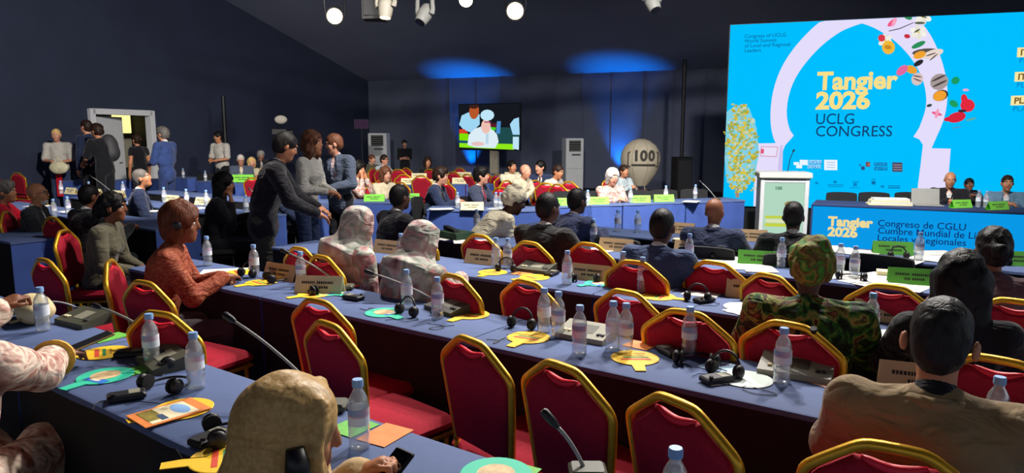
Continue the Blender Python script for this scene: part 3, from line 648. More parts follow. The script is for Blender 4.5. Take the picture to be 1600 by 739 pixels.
ROWNAME = {'A': 'nearest table row', 'B': 'second table row', 'C': 'third table row', 'D': 'fourth table row', 'E': 'fifth table row', 'L': 'tables at the left', 'F': 'far cross tables', 'R': 'rear rows', 'S': 'head table', 'W': 'tables along the left wall'}
def zone_of(p):
    t, s = row_of(p), along(p)
    if s < -5.4 and p[1] < 12: return 'L'
    if p[1] > 10.9 and p[0] < -3.2: return 'W'
    if t < 1.95: return 'A'
    if t < 3.1: return 'B'
    if t < 4.25: return 'C'
    if t < 5.38: return 'D'
    if t < 6.5 and p[1] < 8: return 'E'
    if p[0] > 3.6: return 'S'
    return 'F' if p[1] < 10.6 else 'R'
def finish_labels():
    for (kind, zone), lst in REG.items():
        lst = [o for o in lst if o.get('label') is None or o['label'] == '']
        lst.sort(key=lambda o: PX(o.matrix_world.translation if o.matrix_world.translation.length > 1e-6 else o.location)[0])
        base, cat, link_ = kind
        for i, o in enumerate(lst):
            w_ = '%s, ' % base
            if len(lst) == 1: lab = '%s %s the %s' % (base, link_, ROWNAME[zone])
            else: lab = '%s %s the %s, %s from the left' % (base, link_, ROWNAME[zone], ORD[i] if i < len(ORD) else 'number %d' % (i + 1))
            tag(o, lab, cat, '%s %s the %s' % (base, link_, ROWNAME[zone]) if len(lst) > 1 else None)
# ---- tables: a cloth over the top, skirts hanging on four sides
def cloth_top(L, Wd, m):
    mb = MB(); b = .015; nx = max(4, int(L / .12)); zt = .75
    prof = [(-Wd / 2, zt - .022), (-Wd / 2, zt - b), (-Wd / 2 + b * .3, zt - b * .3), (-Wd / 2 + b, zt), (0, zt), (Wd / 2 - b, zt), (Wd / 2 - b * .3, zt - b * .3), (Wd / 2, zt - b), (Wd / 2, zt - .022)]
    vs = []
    for i in range(nx + 1):
        x = -L / 2 + L * i / nx
        for j, (y, z) in enumerate(prof): vs.append((x, y + (.004 * math.sin(x * 9 + 1) if j in (0, 8) else 0), z))
    n = len(prof); fs = [(i * n + j, (i + 1) * n + j, (i + 1) * n + j + 1, i * n + j + 1) for i in range(nx) for j in range(n - 1)]
    mb.add(vs, fs); mb.add([(-L / 2, y, z) for y, z in prof], [tuple(range(n))]); mb.add([(L / 2, y, z) for y, z in prof], [tuple(range(n - 1, -1, -1))])
    return mb
def skirt(L, z1, m, amp=.006, fr=16):
    mb = MB(); nx = max(6, int(L / .05)); vs = []
    for i in range(nx + 1):
        x = -L / 2 + L * i / nx
        for k, z in enumerate((.015, z1 * .5, z1)):
            vs.append((x, amp * (1.2, .8, .1)[k] * (math.sin(fr * x) + .5 * math.sin(2.3 * fr * x + 1)), z))
    fs = [(i * 3 + j, (i + 1) * 3 + j, (i + 1) * 3 + j + 1, i * 3 + j + 1) for i in range(nx) for j in range(2)]
    return mb.add(vs, fs)
TMESH = {}
def table(loc, ang, L, Wd, label, near=None, name='draped_table', sides=None):
    """ang: direction of the table's length in world radians; local -y side faces the seats of the near side"""
    t = bpy.data.objects.new(name, None); COL.objects.link(t); t.location = (loc[0], loc[1], 0); t.rotation_euler = (0, 0, ang)
    if label: tag(t, label, 'table')
    k = ('top', round(L, 2), round(Wd, 2))
    if k not in TMESH: TMESH[k] = cloth_top(L, Wd, m_cloth).mesh('cloth', m_cloth, True)
    link('cloth', TMESH[k], t)
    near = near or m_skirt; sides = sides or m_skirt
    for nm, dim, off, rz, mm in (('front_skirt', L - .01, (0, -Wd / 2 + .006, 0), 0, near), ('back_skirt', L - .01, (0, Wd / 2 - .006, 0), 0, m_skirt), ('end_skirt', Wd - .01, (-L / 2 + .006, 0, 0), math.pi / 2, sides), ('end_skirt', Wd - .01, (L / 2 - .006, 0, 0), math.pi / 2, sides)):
        kk = ('sk', round(dim, 2), mm.name)
        if kk not in TMESH: TMESH[kk] = skirt(dim, .735, mm).mesh('skirt', mm, 'all')
        o = link(nm, TMESH[kk], t); o.location = off; o.rotation_euler = (0, 0, rz)
    mb = MB()
    for x in (-L / 2 + .08, L / 2 - .08):
        for y in (-Wd / 2 + .06, Wd / 2 - .06):
            kk = 'leg'
            if kk not in TMESH: TMESH[kk] = MB().tube([(0, 0, 0), (0, 0, .72)], .016, 6).mesh('leg', m_gun, True)
            o = link('leg', TMESH[kk], t); o.location = (x, y, 0)
    return t
RT = {'A': (1.03, 1.50, -6.15, 2.4), 'B': (2.34, 2.81, -4.93, 2.5), 'C': (3.49, 3.96, -4.93, 2.6), 'D': (4.65, 5.12, -4.93, 2.6), 'E': (5.75, 6.22, -4.1, 2.0)}
for rk, (t0, t1, s0, s1) in RT.items():
    k = 0; s = s0; base = {'A': -1.93 - 1.5 * 3 + .28, 'B': -4.93, 'C': -4.93, 'D': -4.93, 'E': -4.1}[rk]; lst = []
    s = base
    while s < s1:
        lst.append(s); s += 1.5
    for i, s in enumerate(lst):
        c = ST(s + .75, (t0 + t1) / 2)
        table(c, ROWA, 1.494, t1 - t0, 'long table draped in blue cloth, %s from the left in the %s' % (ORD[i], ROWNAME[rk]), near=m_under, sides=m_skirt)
for rk, t0, ends in (('second', 2.34, -6.95), ('third', 3.49, -6.75), ('fourth', 4.65, -6.9), ('fifth', 5.8, -7.2)):
    for i in range(3):
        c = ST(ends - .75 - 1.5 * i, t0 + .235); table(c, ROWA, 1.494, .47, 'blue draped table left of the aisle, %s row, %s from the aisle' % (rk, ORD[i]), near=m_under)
def edge_table(a, b, label, Wd=.5, n=1, labels=None):
    a, b = Vector((a[0], a[1], 0)), Vector((b[0], b[1], 0)); d = b - a; ang = math.atan2(d.y, d.x); u = d.normalized(); nrm = Vector((-u.y, u.x, 0)); L = d.length / n
    for i in range(n): table(a + u * L * (i + .5) + nrm * Wd / 2, ang, L - .006, Wd, label if n == 1 else label % ORD[i])
edge_table(P(480, 316), P(653, 316), 'blue draped cross table with lime cards behind the standing man in black')
edge_table(P(666, 327.6), P(850, 328.4), 'blue draped cross table before the two seated men in dark suits')
a_, b_ = P(868, 322.5), P(1165, 312.5)
edge_table(a_, b_, 'blue draped table of the right cross run with lime cards, %s from the left', n=3)
edge_table(P(366, 286.5), P(500, 286.5), 'blue draped far table with a lime card before the grey-haired man')
edge_table(PD(306, 279, 14.3), PD(337, 279, 14.0), 'short blue draped table end with a bottle near the left wall')
edge_table(PD(262, 270, 15.6), PD(292, 270, 15.2), 'blue draped table end behind the man in the blue suit')
edge_table(PD(176, 274, 14.6), PD(243, 274, 14.6), 'blue draped table below the open doorway')
edge_table(PD(95, 277, 14.3), PD(150, 277, 14.3), 'blue draped table before the woman in the white shirt')
edge_table(P(590, 274.5), P(860, 272), 'rear blue table with cream cards, %s from the left', n=5)
edge_table(P(600, 289), P(850, 286), 'rear middle blue table with cream cards, %s from the left', n=4)
# ---- banquet chair
def smooth_pts(pts, it=2, closed=False):
    p = [Vector(q) for q in pts]
    for _ in range(it):
        o = [] if closed else [p[0]]; n = len(p)
        for i in range(n if closed else n - 1):
            a, b = p[i], p[(i + 1) % n]; o += [a * .75 + b * .25, a * .25 + b * .75]
        if not closed: o.append(p[-1])
        p = o
    return p
def by(z): return -.205 - .10 * max(0, (z - .46)) - .06 * max(0, z - .75)
def make_banquet():
    t = thing('banquet_chair', '', 'chair')
    out = [(-.162, .50), (-.182, .66), (-.196, .775), (-.198, .80), (-.193, .822), (-.175, .842), (-.095, .902), (-.07, .918), (-.045, .924), (.045, .924), (.07, .918), (.095, .902), (.175, .842), (.193, .822), (.198, .80), (.196, .775), (.182, .66), (.162, .50)]
    # padded back panel
    pan = [(x * .93, .5 + (z - .5) * .965) for x, z in out if abs(x) > .08]; pan = pan[:len(pan) // 2] + [(-.068, .888), (-.045, .877), (-.018, .871), (.018, .871), (.045, .877), (.068, .888)] + pan[len(pan) // 2:]
    op = [Vector((x, 0, z)) for x, z in pan]
    vs = []; n = len(op)
    for y, sc in ((-.020, .955), (-.026, .88), (.020, .955), (.028, .86)):
        for p in op: vs.append((p.x * sc, by(p.z) + y, .70 + (p.z - .70) * (1 - (1 - sc) * .8)))
    for y in (-.008, .008):
        for p in op: vs.append((p.x, by(p.z) + y, p.z))
    fs = []
    def ringf(a, b):
        for i in range(n): fs.append((a * n + i, a * n + (i + 1) % n, b * n + (i + 1) % n, b * n + i))
    ringf(1, 0); ringf(0, 4); ringf(4, 5); ringf(5, 2); ringf(2, 3); fs.append(tuple(n + i for i in range(n))); fs.append(tuple(3 * n + i for i in range(n - 1, -1, -1)))
    MB().add(vs, fs).build('backrest', m_red, t, True)
    fr = smooth_pts([(-.18, -.17, 0.0), (-.178, -.19, .25), (-.172, by(.5), .48)] + [(x * 1.02, by(z), z) for x, z in out] + [(.172, by(.5), .48), (.178, -.19, .25), (.18, -.17, 0.0)], 1)
    k = len(fr) // 2
    legs = [i for i, p in enumerate(fr) if p.z > .46]; i0, i1 = legs[0], legs[-1]
    MB().tube(fr[i0:i1 + 1], .0145, 7).build('back_frame', m_gold, t, 'all')
    MB().tube(fr[:i0 + 1], .0125, 6).build('leg', m_gold, t, 'all'); MB().tube(fr[i1:], .0125, 6).build('leg', m_gold, t, 'all')
    for s in (-1, 1): MB().tube([(s * .185, .19, 0), (s * .18, .175, .40)], .0125, 6).build('leg', m_gold, t, 'all')
    MB().tube([(-.18, -.18, .20), (.18, -.18, .20)], .008, 5).build('stretcher', m_gold, t); MB().tube([(-.183, .18, .22), (.183, .18, .22)], .008, 5).build('stretcher', m_gold, t)
    st = MB().box((0, .0, .445), (.43, .43, .075), bev=.028).build('seat', m_red, t, True); MB().tube([(-.2, -.2, .40), (.2, -.2, .40), (.2, .2, .40), (-.2, .2, .40)], .011, 5, closed=True).build('seat_frame', m_gold, t)
    q = [(x, by(.875) - .008, .890 - .018 * math.cos(x / .07 * 1.57)) for x in np.linspace(-.07, .07, 9)]
    MB().tube(q, [.006, .011, .013, .014, .014, .014, .013, .011, .006], 7).build('handle_lit_lip', m_lipred, t, 'all')
    return t
def make_black_chair():
    t = thing('conference_chair', '', 'chair')
    op = smooth_pts([(-.20, 0, .50), (-.21, 0, .80), (-.185, 0, .842), (.185, 0, .842), (.21, 0, .80), (.20, 0, .50)], 2); n = len(op); vs = []
    for y in (-.022, .022):
        for p in op: vs.append((p.x, by(p.z) + y + .4 * p.x * p.x, p.z))
    fs = [tuple(range(n)), tuple(range(2 * n - 1, n - 1, -1))] + [(i, n + i, n + (i + 1) % n, (i + 1) % n) for i in range(n)]
    MB().add(vs, fs).build('backrest', m_blk, t, True)
    MB().box((0, 0, .445), (.47, .45, .07), bev=.028).build('seat', m_blk, t, True)
    for s in (-1, 1):
        MB().tube([(s * .22, .19, 0), (s * .22, .18, .41)], .012, 6).build('leg', m_gun, t, 'all'); MB().tube([(s * .22, -.20, 0), (s * .215, -.19, .42), (s * .21, -.225, .60)], .012, 6).build('leg', m_gun, t, 'all')
    MB().tube([(-.22, -.19, .40), (.22, -.19, .40), (.22, .19, .40), (-.22, .19, .40)], .011, 5, closed=True).build('seat_frame', m_gun, t); return t
PROTO = {}
CHAIRKIND = {'red': ('gold-framed red banquet chair', 'chair', 'at'), 'black': ('black conference chair', 'chair', 'at')}
CHAIRS = []
def chair(loc, yaw, col='red', label=None, zone=None):
    if col not in PROTO: PROTO[col] = make_banquet() if col == 'red' else make_black_chair()
    o = copy_tree(PROTO[col], (loc[0], loc[1], 0), yaw)
    CHAIRS.append((o, loc))
    if label: o['label'] = label
    else:
        o['label'] = ''
        if zone is None:
            zone = zone_of(Vector((loc[0], loc[1], 0)) + Vector((math.sin(R(yaw)), math.cos(R(yaw)), 0)) * .55)
        reg(CHAIRKIND[col], zone, o)
    return o
def chair_top(u, v, yaw=FACE, col='red', label=None, z=.925, zone=None):
    q = P(u, v, z); f = Vector((math.sin(R(yaw)), math.cos(R(yaw)), 0)); return chair(q + f * .25, yaw, col, label, zone)
for u, v, yw in ((500, 470, 36), (517, 506, 44), (740, 531, 50), (882, 571, 50), (1062, 626, 56), (72, 406, 34), (228, 441, 30)): chair_top(u, v, yw, zone='B')
chair_top(252, 489, 22, zone='B')
for u, v, yw in ((632, 411, 44), (712, 431, 48), (826, 440, 46), (981, 456, 48), (1074, 487, 38), (1236, 506, 44), (470, 388, 40), (505, 401, 42), (1562, 561, 44)): chair_top(u, v, yw, zone='C')
for u, v, yw in ((655, 366, 44), (751, 368, 42), (829, 379, 44), (921, 381, 42), (1117, 410, 42), (1390, 447, 40)): chair_top(u, v, yw, zone='D')
chair_top(1205, 430, 60, zone='D'); chair_top(1590, 470, 44, zone='D')
for u, v, yw in ((1108, 373, 30), (1376, 399, 44), (962, 372, 40)): chair_top(u, v, yw, 'black', z=.84, zone='E')
# ================================================================== TABLE THINGS
m_bottle = clear_plastic('clear_bottle', '#f6fafc', .26); m_cap = mat('blue_cap', '#7fa6d8', .45, var=0); m_label = ramp_mat('bottle_label', [(.0, '#e8eef4'), (.45, '#dfe7ee'), (.5, '#c9a7b8'), (.56, '#6f9fc8'), (.7, '#e6ecf2')], 14, 1, rough=.5, stretch=(.2, .2, 1.2))
def make_bottle():
    t = thing('water_bottle', '', 'bottle')
    MB().lathe([(.026, 0), (.031, .006), (.031, .02), (.0295, .026), (.031, .032), (.031, .05), (.0295, .055), (.031, .06), (.031, .125), (.0295, .130), (.030, .138), (.026, .155), (.017, .172), (.0135, .178), (.0135, .19)], 14).build('body', m_bottle, t, 'all')
    MB().lathe([(.0316, .075), (.0318, .078), (.0318, .122), (.0316, .125)], 14, cap=False).build('wrap_label', m_label, t, 'all')
    MB().lathe([(.0165, .186), (.0165, .204), (.015, .208), (0.002, .208)], 12).build('cap', m_cap, t, True)
    return t
BOT = make_bottle()
def bottle(u, v, z=.75, zone=None, label=None, sc=1.0):
    q = P(u, v, z) if not isinstance(u, Vector) else u
    o = copy_tree(BOT, (q.x, q.y, z + .001), random.uniform(0, 360)); o['label'] = label or ''
    if sc != 1: o.scale = (sc,) * 3
    if not label: reg(('blue-capped water bottle', 'bottle', 'on'), zone or zone_of(q), o)
    return o
for u, v in ((68, 517), (238, 570), (307, 607), (562, 700)): bottle(u, v, zone='A')
bottle(P(1056, 700, .958), 0, zone='A')
for u, v in ((398, 432), (471, 446), (636, 482), (684, 497), (850, 519), (872, 526), (905, 553), (957, 545), (977, 549), (1076, 556), (1221, 598), (325, 415)): bottle(u, v, zone='B')
bottle(P(1563, 589, .958), 0, zone='B')
for u, v in ((886, 444), (775, 418), (793, 419), (973, 446), (1003, 457)): bottle(u, v, zone='C')
bottle(P(626, 365, .958), 0, zone='C'); bottle(P(1365, 458, .958), 0, zone='C')
for u, v in ((927, 380), (1220, 418), (1311, 430), (1334, 435), (745, 361)): bottle(u, v, zone='D')
bottle(P(1078, 365, .958), 0, zone='D')
for u, v in ((965, 362), (996, 363), (1435, 407)): bottle(u, v, zone='E')
m_kraft = mat('kraft_card', '#c9a87c', .8, var=.06); m_creamc = mat('cream_card', '#e6d9ac', .8, var=.05); m_lime = mat('lime_card', '#7fd648', .7, var=.04); m_green = mat('green_card', '#5aa83a', .7, var=.05); m_ink = mat('ink', '#2c2824', .8, var=0)
def make_card(m, nm, lines=2):
    t = thing('name_card', '', 'name card'); a = .042; h = .098
    mb = MB(); L = .14
    for s in (1, -1): mb.add([(-L, -a * s, 0), (L, -a * s, 0), (L, -.001 * s, h), (-L, -.001 * s, h), (-L, -a * s + .003 * s, 0), (L, -a * s + .003 * s, 0), (L, -.001 * s + .003 * s, h - .003), (-L, -.001 * s + .003 * s, h - .003)], [(0, 1, 2, 3), (7, 6, 5, 4), (0, 3, 7, 4), (1, 5, 6, 2), (0, 4, 5, 1), (2, 6, 7, 3)])
    mb.add([(-L, -a, 0), (L, -a, 0), (L, a, 0), (-L, a, 0)], [(3, 2, 1, 0)]); mb.build('card', m, t)
    rg = random.Random(5)
    for s in (1, -1):
        for li in range(lines):
            mb = MB(); z0 = .055 - li * .026; x = -.10 + .05 * li
            while x < .10 - .05 * li:
                w_ = rg.choice((.006, .008, .010)); 
                if rg.random() < .85:
                    f = lambda z: -(a - (a - .001) * z / h) - .0008
                    mb.add([(x, f(z0), z0), (x + w_, f(z0), z0), (x + w_, f(z0 + .013), z0 + .013), (x, f(z0 + .013), z0 + .013)], [(0, 1, 2, 3)])
                x += w_ + .003
            o = mb.build('print', m_ink, t); o['kind'] = 'stuff'
            if s == -1: o.rotation_euler = (0, 0, math.pi)
    return t
CARD = {'kraft': make_card(m_kraft, 'kraft'), 'cream': make_card(m_creamc, 'cream'), 'lime': make_card(m_lime, 'lime'), 'green': make_card(m_green, 'green')}
CARDN = {'kraft': 'kraft brown name card', 'cream': 'cream folded name card', 'lime': 'lime green name card', 'green': 'grass green name card'}
def card(u, v, c, yaw=FACE, z=.75, zone=None, sc=1.0, label=None):
    q = P(u, v, z) if not isinstance(u, Vector) else u
    o = copy_tree(CARD[c], (q.x, q.y, z + .001), yaw); o['label'] = label or ''
    if sc != 1: o.scale = (sc,) * 3
    if not label: reg((CARDN[c], 'name card', 'on'), zone or zone_of(q), o)
for u, v, c, yw, zn in ((441, 436, 'kraft', 32, 'B'), (500, 457, 'cream', 6, 'B'), (755, 412, 'kraft', 32, 'C'), (922, 437, 'kraft', 30, 'C'), (608, 395, 'kraft', 32, 'C'), (1383, 501, 'kraft', 26, 'C'), (1175, 465, 'kraft', 26, 'C'),
                        (797, 369, 'kraft', 20, 'D'), (963, 392, 'kraft', 30, 'D'), (1082, 396, 'kraft', 30, 'D'), (1172, 376, 'kraft', 20, 'E'), (1062, 364, 'kraft', 30, 'E'), (1582, 520, 'kraft', 22, 'C'), (738, 328, 'cream', 4, 'F'), (1440, 610, 'kraft', 22, 'B'), (1510, 622, 'kraft', 22, 'B')):
    card(u, v, c, yw, zone=zn)
for u, v, c, yw, zn in ((1185, 413, 'green', 22, 'D'), (1426, 444, 'green', 22, 'D'), (1394, 397, 'green', 18, 'E'), (1583, 414, 'green', 18, 'E')): card(u, v, c, yw, zone=zn)
for u, v in ((585, 314.5), (640, 313), (935, 319), (1000, 316.5), (1037, 315)): card(u, v, 'lime', -4, zone='F')
card(380, 284.5, 'lime', 0, zone='W', sc=1.5); card(870, 321, 'lime', -4, zone='F')
for u, v, zn in ((150, 305, 'L'), (185, 308, 'L'), (270, 316, 'L'), (318, 320, 'L'), (112, 303, 'L')): card(u, v, 'cream', 30, zone=zn)
for i, (u, v) in enumerate(((618, 276), (655, 279), (690, 277), (725, 277), (800, 277), (640, 288), (685, 290), (720, 287), (790, 286))): card(u, v, 'cream', random.uniform(-10, 25), zone='R', sc=1.15)
# dais things
for u, v in ((1501, 324.5), (1558, 327.5)): card(u, v, 'lime', -15, z=.78, zone='S')
bottle(1528, 324, .78, zone='S'); bottle(1540, 325, .78, zone='S')
# ---- paddle fans
def make_fan(key, base, m1=None):
    t = thing('paddle_fan', '', 'paddle fan')
    m = mat('fan_' + key, base, .6, var=.04); MB().lathe([(.095, 0), (.098, .0015), (.095, .003)], 28).build('disc', m, t)
    MB().prism([(-.026, -.09), (.026, -.09), (.02, -.165), (-.02, -.165)], 0, .0028).build('handle', m, t)
    def strip(x0, x1, y0, y1, c, z=.0034, nm='print'): MB().box(((x0 + x1) / 2, (y0 + y1) / 2, z), (x1 - x0, y1 - y0, .0006)).build(nm, mat('print_' + c, c, .6, var=0), t)
    if key == 'yellow':
        strip(-.06, .06, -.035, -.018, '#d8452a'); strip(-.05, .055, -.006, .006, '#2c8a4a'); strip(-.045, .04, .02, .028, '#b8862a'); strip(.0, .05, .045, .055, '#b8862a')
    elif key == 'teal':
        MB().lathe([(.052, .0032), (.052, .0042)], 20).build('print', mat('fan_tan', '#d7b98a', .6, var=.25, vscale=40), t); strip(-.03, .075, -.07, -.035, '#2f73d0'); strip(-.005, .04, -.06, -.045, '#dfd9c4', .0042)
    else:
        MB().lathe([(.088, .0032), (.088, .0038)], 20).build('print', mat('fan_pale', '#dfeee6', .6, var=.05), t)
    return t
FAN = {k: make_fan(k, c) for k, c in (('yellow', '#f2c21e'), ('teal', '#2fc4a0'), ('white', '#e6efe8'))}
FANN = {'yellow': 'round yellow paddle fan', 'teal': 'round teal paddle fan', 'white': 'round white paddle fan'}
def fan(u, v, c, yaw, zone=None, label=None, z=.752):
    q = P(u, v, .75); o = copy_tree(FAN[c], (q.x, q.y, z), yaw); o['label'] = label or ''
    if not label: reg((FANN[c], 'paddle fan', 'on'), zone or zone_of(q), o)
    return o
for u, v, c, yw in ((163, 552, 'yellow', 60), (165, 588, 'teal', 25), (285, 640, 'yellow', 50), (352, 716, 'yellow', 70), (775, 742, 'teal', 30)): fan(u, v, c, yw, 'A')
for u, v, c, yw in ((735, 492, 'yellow', 35), (826, 528, 'yellow', 30), (992, 560, 'yellow', 2), (600, 489, 'teal', -40), (408, 442, 'yellow', 45), (492, 460, 'yellow', 50), (1165, 593, 'white', 70), (508, 458, 'teal', -60), (376, 426, 'yellow', 60)): fan(u, v, c, yw, 'B')
for u, v, c, yw in ((1028, 464, 'yellow', -60), (938, 443, 'teal', 60), (835, 434, 'yellow', 60), (1160, 480, 'white', 40), (770, 426, 'yellow', 30)): fan(u, v, c, yw, 'C')
fan(1597, 542, 'yellow', 30, 'C')
# ---- headsets, receivers, microphone consoles, papers, phones
m_hs = mat('headset_black', '#15161a', .45, var=.05); m_pad = mat('ear_pad', '#1e1d1c', .9, var=.1); m_wire = mat('wire_black', '#0d0d10', .5, var=0); m_olive = mat('console_olive', '#4a4a3c', .5, var=.06); m_console = mat('console_grey', '#8d8a78', .5, var=.05)
def make_headset(var):
    t = thing('headset', '', 'headset')
    if var == 0:      # lying with band flat
        MB().tube([(.075 * math.cos(a), .01 + .085 * math.sin(a), .014 + .004 * math.sin(a)) for a in np.linspace(-.15, math.pi + .15, 15)], .005, 6).build('headband', m_hs, t, 'all')
        for s in (-1, 1): e = MB().ball((s * .078, -.012, .028), (.016, .028, .028), 12).build('ear_cup', m_hs, t, 'all'); MB().lathe([(.010, 0), (.028, .002), (.028, .010), (.012, .012)], 12, c=(s * .062, -.012, .028), M=Matrix.Rotation(R(-90 * s), 4, 'Y')).build('ear_pad', m_pad, e, True)
    else:             # cups together, band standing
        MB().tube([(.06 * math.cos(a), -.02 + .02 * math.sin(a), .02 + .075 * math.sin(a)) for a in np.linspace(0, math.pi, 13)], .005, 6).build('headband', m_hs, t, 'all')
        for s in (-1, 1): e = MB().ball((s * .058, -.02, .028), (.018, .027, .028), 12).build('ear_cup', m_hs, t, 'all'); MB().ball((s * .044, -.02, .028), (.010, .026, .026), 10).build('ear_pad', m_pad, e, 'all')
    MB().tube([(.07, -.02, .005), (.12, -.05, .004), (.10, -.11, .004), (.02, -.12, .004), (.0, -.16, .004)], .0016, 4).build('cable', m_wire, t); return t
HS = [make_headset(0), make_headset(1)]
def headset(u, v, yaw, var=0, zone=None):
    q = P(u, v); o = copy_tree(HS[var], (q.x, q.y, .751), yaw); o['label'] = ''; reg(('black interpreting headset', 'headset', 'on'), zone or zone_of(q), o)
def make_receiver():
    t = thing('receiver', '', 'receiver'); MB().box((0, 0, .013), (.062, .12, .024), bev=.006).build('case', m_hs, t); MB().box((0, .025, .0255), (.044, .035, .002)).build('display', m_console, t); MB().lathe([(.008, .022), (.008, .032)], 8, c=(.02, -.04, 0)).build('knob', m_pad, t); return t
REC = make_receiver()
def receiver(u, v, yaw, zone=None):
    q = P(u, v); o = copy_tree(REC, (q.x, q.y, .751), yaw); o['label'] = ''; reg(('black pocket interpreting receiver', 'receiver', 'on'), zone or zone_of(q), o)
def make_console(m, neck=None, nm='microphone_console', L=.24):
    t = thing(nm, '', 'microphone'); mb = MB(); w = L / 2
    mb.add([(-w, -.07, 0), (w, -.07, 0), (w, .07, 0), (-w, .07, 0), (-w, -.07, .022), (w, -.07, .022), (w, .07, .058), (-w, .07, .058)], [(3, 2, 1, 0), (4, 5, 6, 7), (0, 1, 5, 4), (1, 2, 6, 5), (2, 3, 7, 6), (3, 0, 4, 7)]); mb.build('base', m, t)
    f = lambda y: .022 + (y + .07) / .14 * .036
    MB().add([(x, y, f(y) + .0012) for x, y in ((-.03, -.03), (.05, -.03), (.05, .04), (-.03, .04))], [(0, 1, 2, 3)]).build('speaker_grille', m_console if m is not m_console else m_olive, t)
    for k, x in enumerate((-.09, -.065, .08, .1)): MB().box((x, -.03, f(-.03) + .002), (.016, .02, .006), bev=.002).build('button', m_creamc if k < 2 else m_hs, t)
    if neck:
        MB().tube(neck[:-1], [.0065] * 2 + [.005] * (len(neck) - 3), 6).build('gooseneck', m_grey, t, 'all')
        MB().tube([neck[-2], neck[-1]], [.010, .013], 8).build('microphone_head', m_hs, t, True)
    return t
CON = {'olive': make_console(m_olive), 'grey': make_console(m_console, [(.05, .05, .05), (.05, .05, .12), (.05, .045, .155), (.05, .03, .18)], L=.26),
       'plain': make_console(m_console, None, L=.24)}
def console(u, v, yaw, kind='olive', zone=None):
    q = P(u, v); o = copy_tree(CON[kind], (q.x, q.y, .751), yaw); o['label'] = ''; reg(('%s conference console' % {'olive': 'dark olive', 'grey': 'grey stalked', 'plain': 'grey flat'}[kind], 'console', 'on'), zone or zone_of(q), o)
for u, v, yw, k in ((262, 572, 50, 0), (255, 610, 20, 0), (343, 686, 60, 0)): headset(u, v, yw, k, 'A')
for u, v, yw, k in ((640, 492, 40, 1), (818, 512, 30, 1), (1088, 570, 20, 0), (505, 458, -50, 0), (1135, 586, 40, 1), (424, 440, 60, 0), (390, 432, 30, 1)): headset(u, v, yw, k, 'B')
for u, v, yw, k in ((792, 424, 20, 1), (915, 440, 10, 0), (1090, 470, 20, 1)): headset(u, v, yw, k, 'C')
for u, v, yw, k in ((1210, 414, 20, 1), (1330, 437, 30, 0), (1125, 405, 10, 1)): headset(u, v, yw, k, 'D')
for u, v, yw, k in ((1402, 404, 10, 1), (1590, 415, 10, 0)): headset(u, v, yw, k, 'E')
for u, v, yw in ((198, 624, 60), (205, 556, 75), (330, 690, 30)): receiver(u, v, yw, 'A')
for u, v, yw in ((552, 468, -60), (1045, 553, -20), (690, 490, 30), (1120, 597, 70)): receiver(u, v, yw, 'B')
for u, v, yw in ((862, 430, 30), (1100, 472, 60)): receiver(u, v, yw, 'C')
console(255, 570, 48, 'olive', 'A'); console(130, 505, 30, 'olive', 'A')
console(700, 486, 50, 'olive', 'B'); console(915, 528, 34, 'plain', 'B'); console(1243, 585, 30, 'grey', 'B')
console(838, 424, 34, 'olive', 'C'); console(1000, 447, 30, 'plain', 'C')
# long-necked microphones standing on table rows
def gooseneck(base, tip, label, bend=.10, m=None):
    b = Vector(base); e = Vector(tip); t = thing('gooseneck_microphone', label, 'microphone', b)
    d = e - b; mid = d * .45 + Vector((0, 0, bend)); pts = []
    for i in range(10):
        u = i / 9; pts.append(mid * (2 * u * (1 - u)) + d * u * u)
    MB().box((0, 0, .014), (.10, .08, .028), bev=.008).build('base', m_olive, t)
    MB().tube(pts, .0055, 6).build('gooseneck', m_grey, t, 'all'); dd = (pts[-1] - pts[-3]).normalized()
    MB().tube([pts[-1], pts[-1] + dd * .02, pts[-1] + dd * .055, pts[-1] + dd * .062], [.007, .012, .013, .008], 10).build('microphone_head', m_hs, t, True)
def gn(bu, bv, tu, tv, h, label, bend=.06):
    b = P(bu, bv); dpt = b.y
    gooseneck((b.x, b.y, .752), PD(tu, tv, dpt + h), label, bend)
gn(276, 556, 158, 481, .25, 'silver gooseneck microphone reaching left over the nearest table row'); gn(520, 640, 368, 503, .20, 'long silver gooseneck microphone above the beige headscarf', .05)
gn(918, 745, 872, 668, .02, 'black gooseneck microphone in front of a red chair back', .03)
gn(540, 452, 452, 396, .1, 'silver gooseneck microphone beside the cream name card', .04); gn(690, 476, 585, 428, .12, 'thin gooseneck microphone in front of the pastel robed woman', .03); gn(60, 478, 118, 480, .1, 'thin black gooseneck microphone beside the cream bag', .05)
gn(1162, 400, 1104, 372, .1, 'thin gooseneck microphone beside the black chair of the fifth row', .03); gn(415, 322, 393, 298, .05, 'silver gooseneck microphone in front of the woman with her hand on her chin', .03)
gn(1120, 312, 1097, 286, .1, 'black gooseneck microphone at the right end of the far cross tables', .03)
gn(178, 303, 143, 276, .2, 'grey gooseneck microphone at the tables left of the aisle', .03)
m_paper = mat('white_paper', '#d8d6cf', .8, var=.04, vscale=20); m_orange = mat('orange_leaflet', '#e8853a', .6, var=.12, vscale=20); m_pink = mat('pink_leaflet', '#e6b09c', .7, var=.06); m_greenl = mat('green_leaflet', '#6cc04a', .6, var=.15, vscale=30); m_bluel = mat('blue_leaflet', '#a9c8e6', .6, var=.1)
PAP = {}
def paper(u, v, yaw, w, h, m, label=None, zone=None, z=.7515, th=.0015, nm='leaflet', kind=None):
    q = P(u, v, .75) if not isinstance(u, Vector) else u; t = thing(nm, label or '', 'paper', (q.x, q.y, z), yaw)
    k = (w, h, m.name, th)
    if k not in PAP: PAP[k] = MB().box((0, 0, th / 2), (w, h, th)).mesh('sheet', m)
    link('sheet', PAP[k], t)
    if not label: reg((kind or 'white sheet of paper', 'paper', 'on'), zone or zone_of(q), t)
    return t
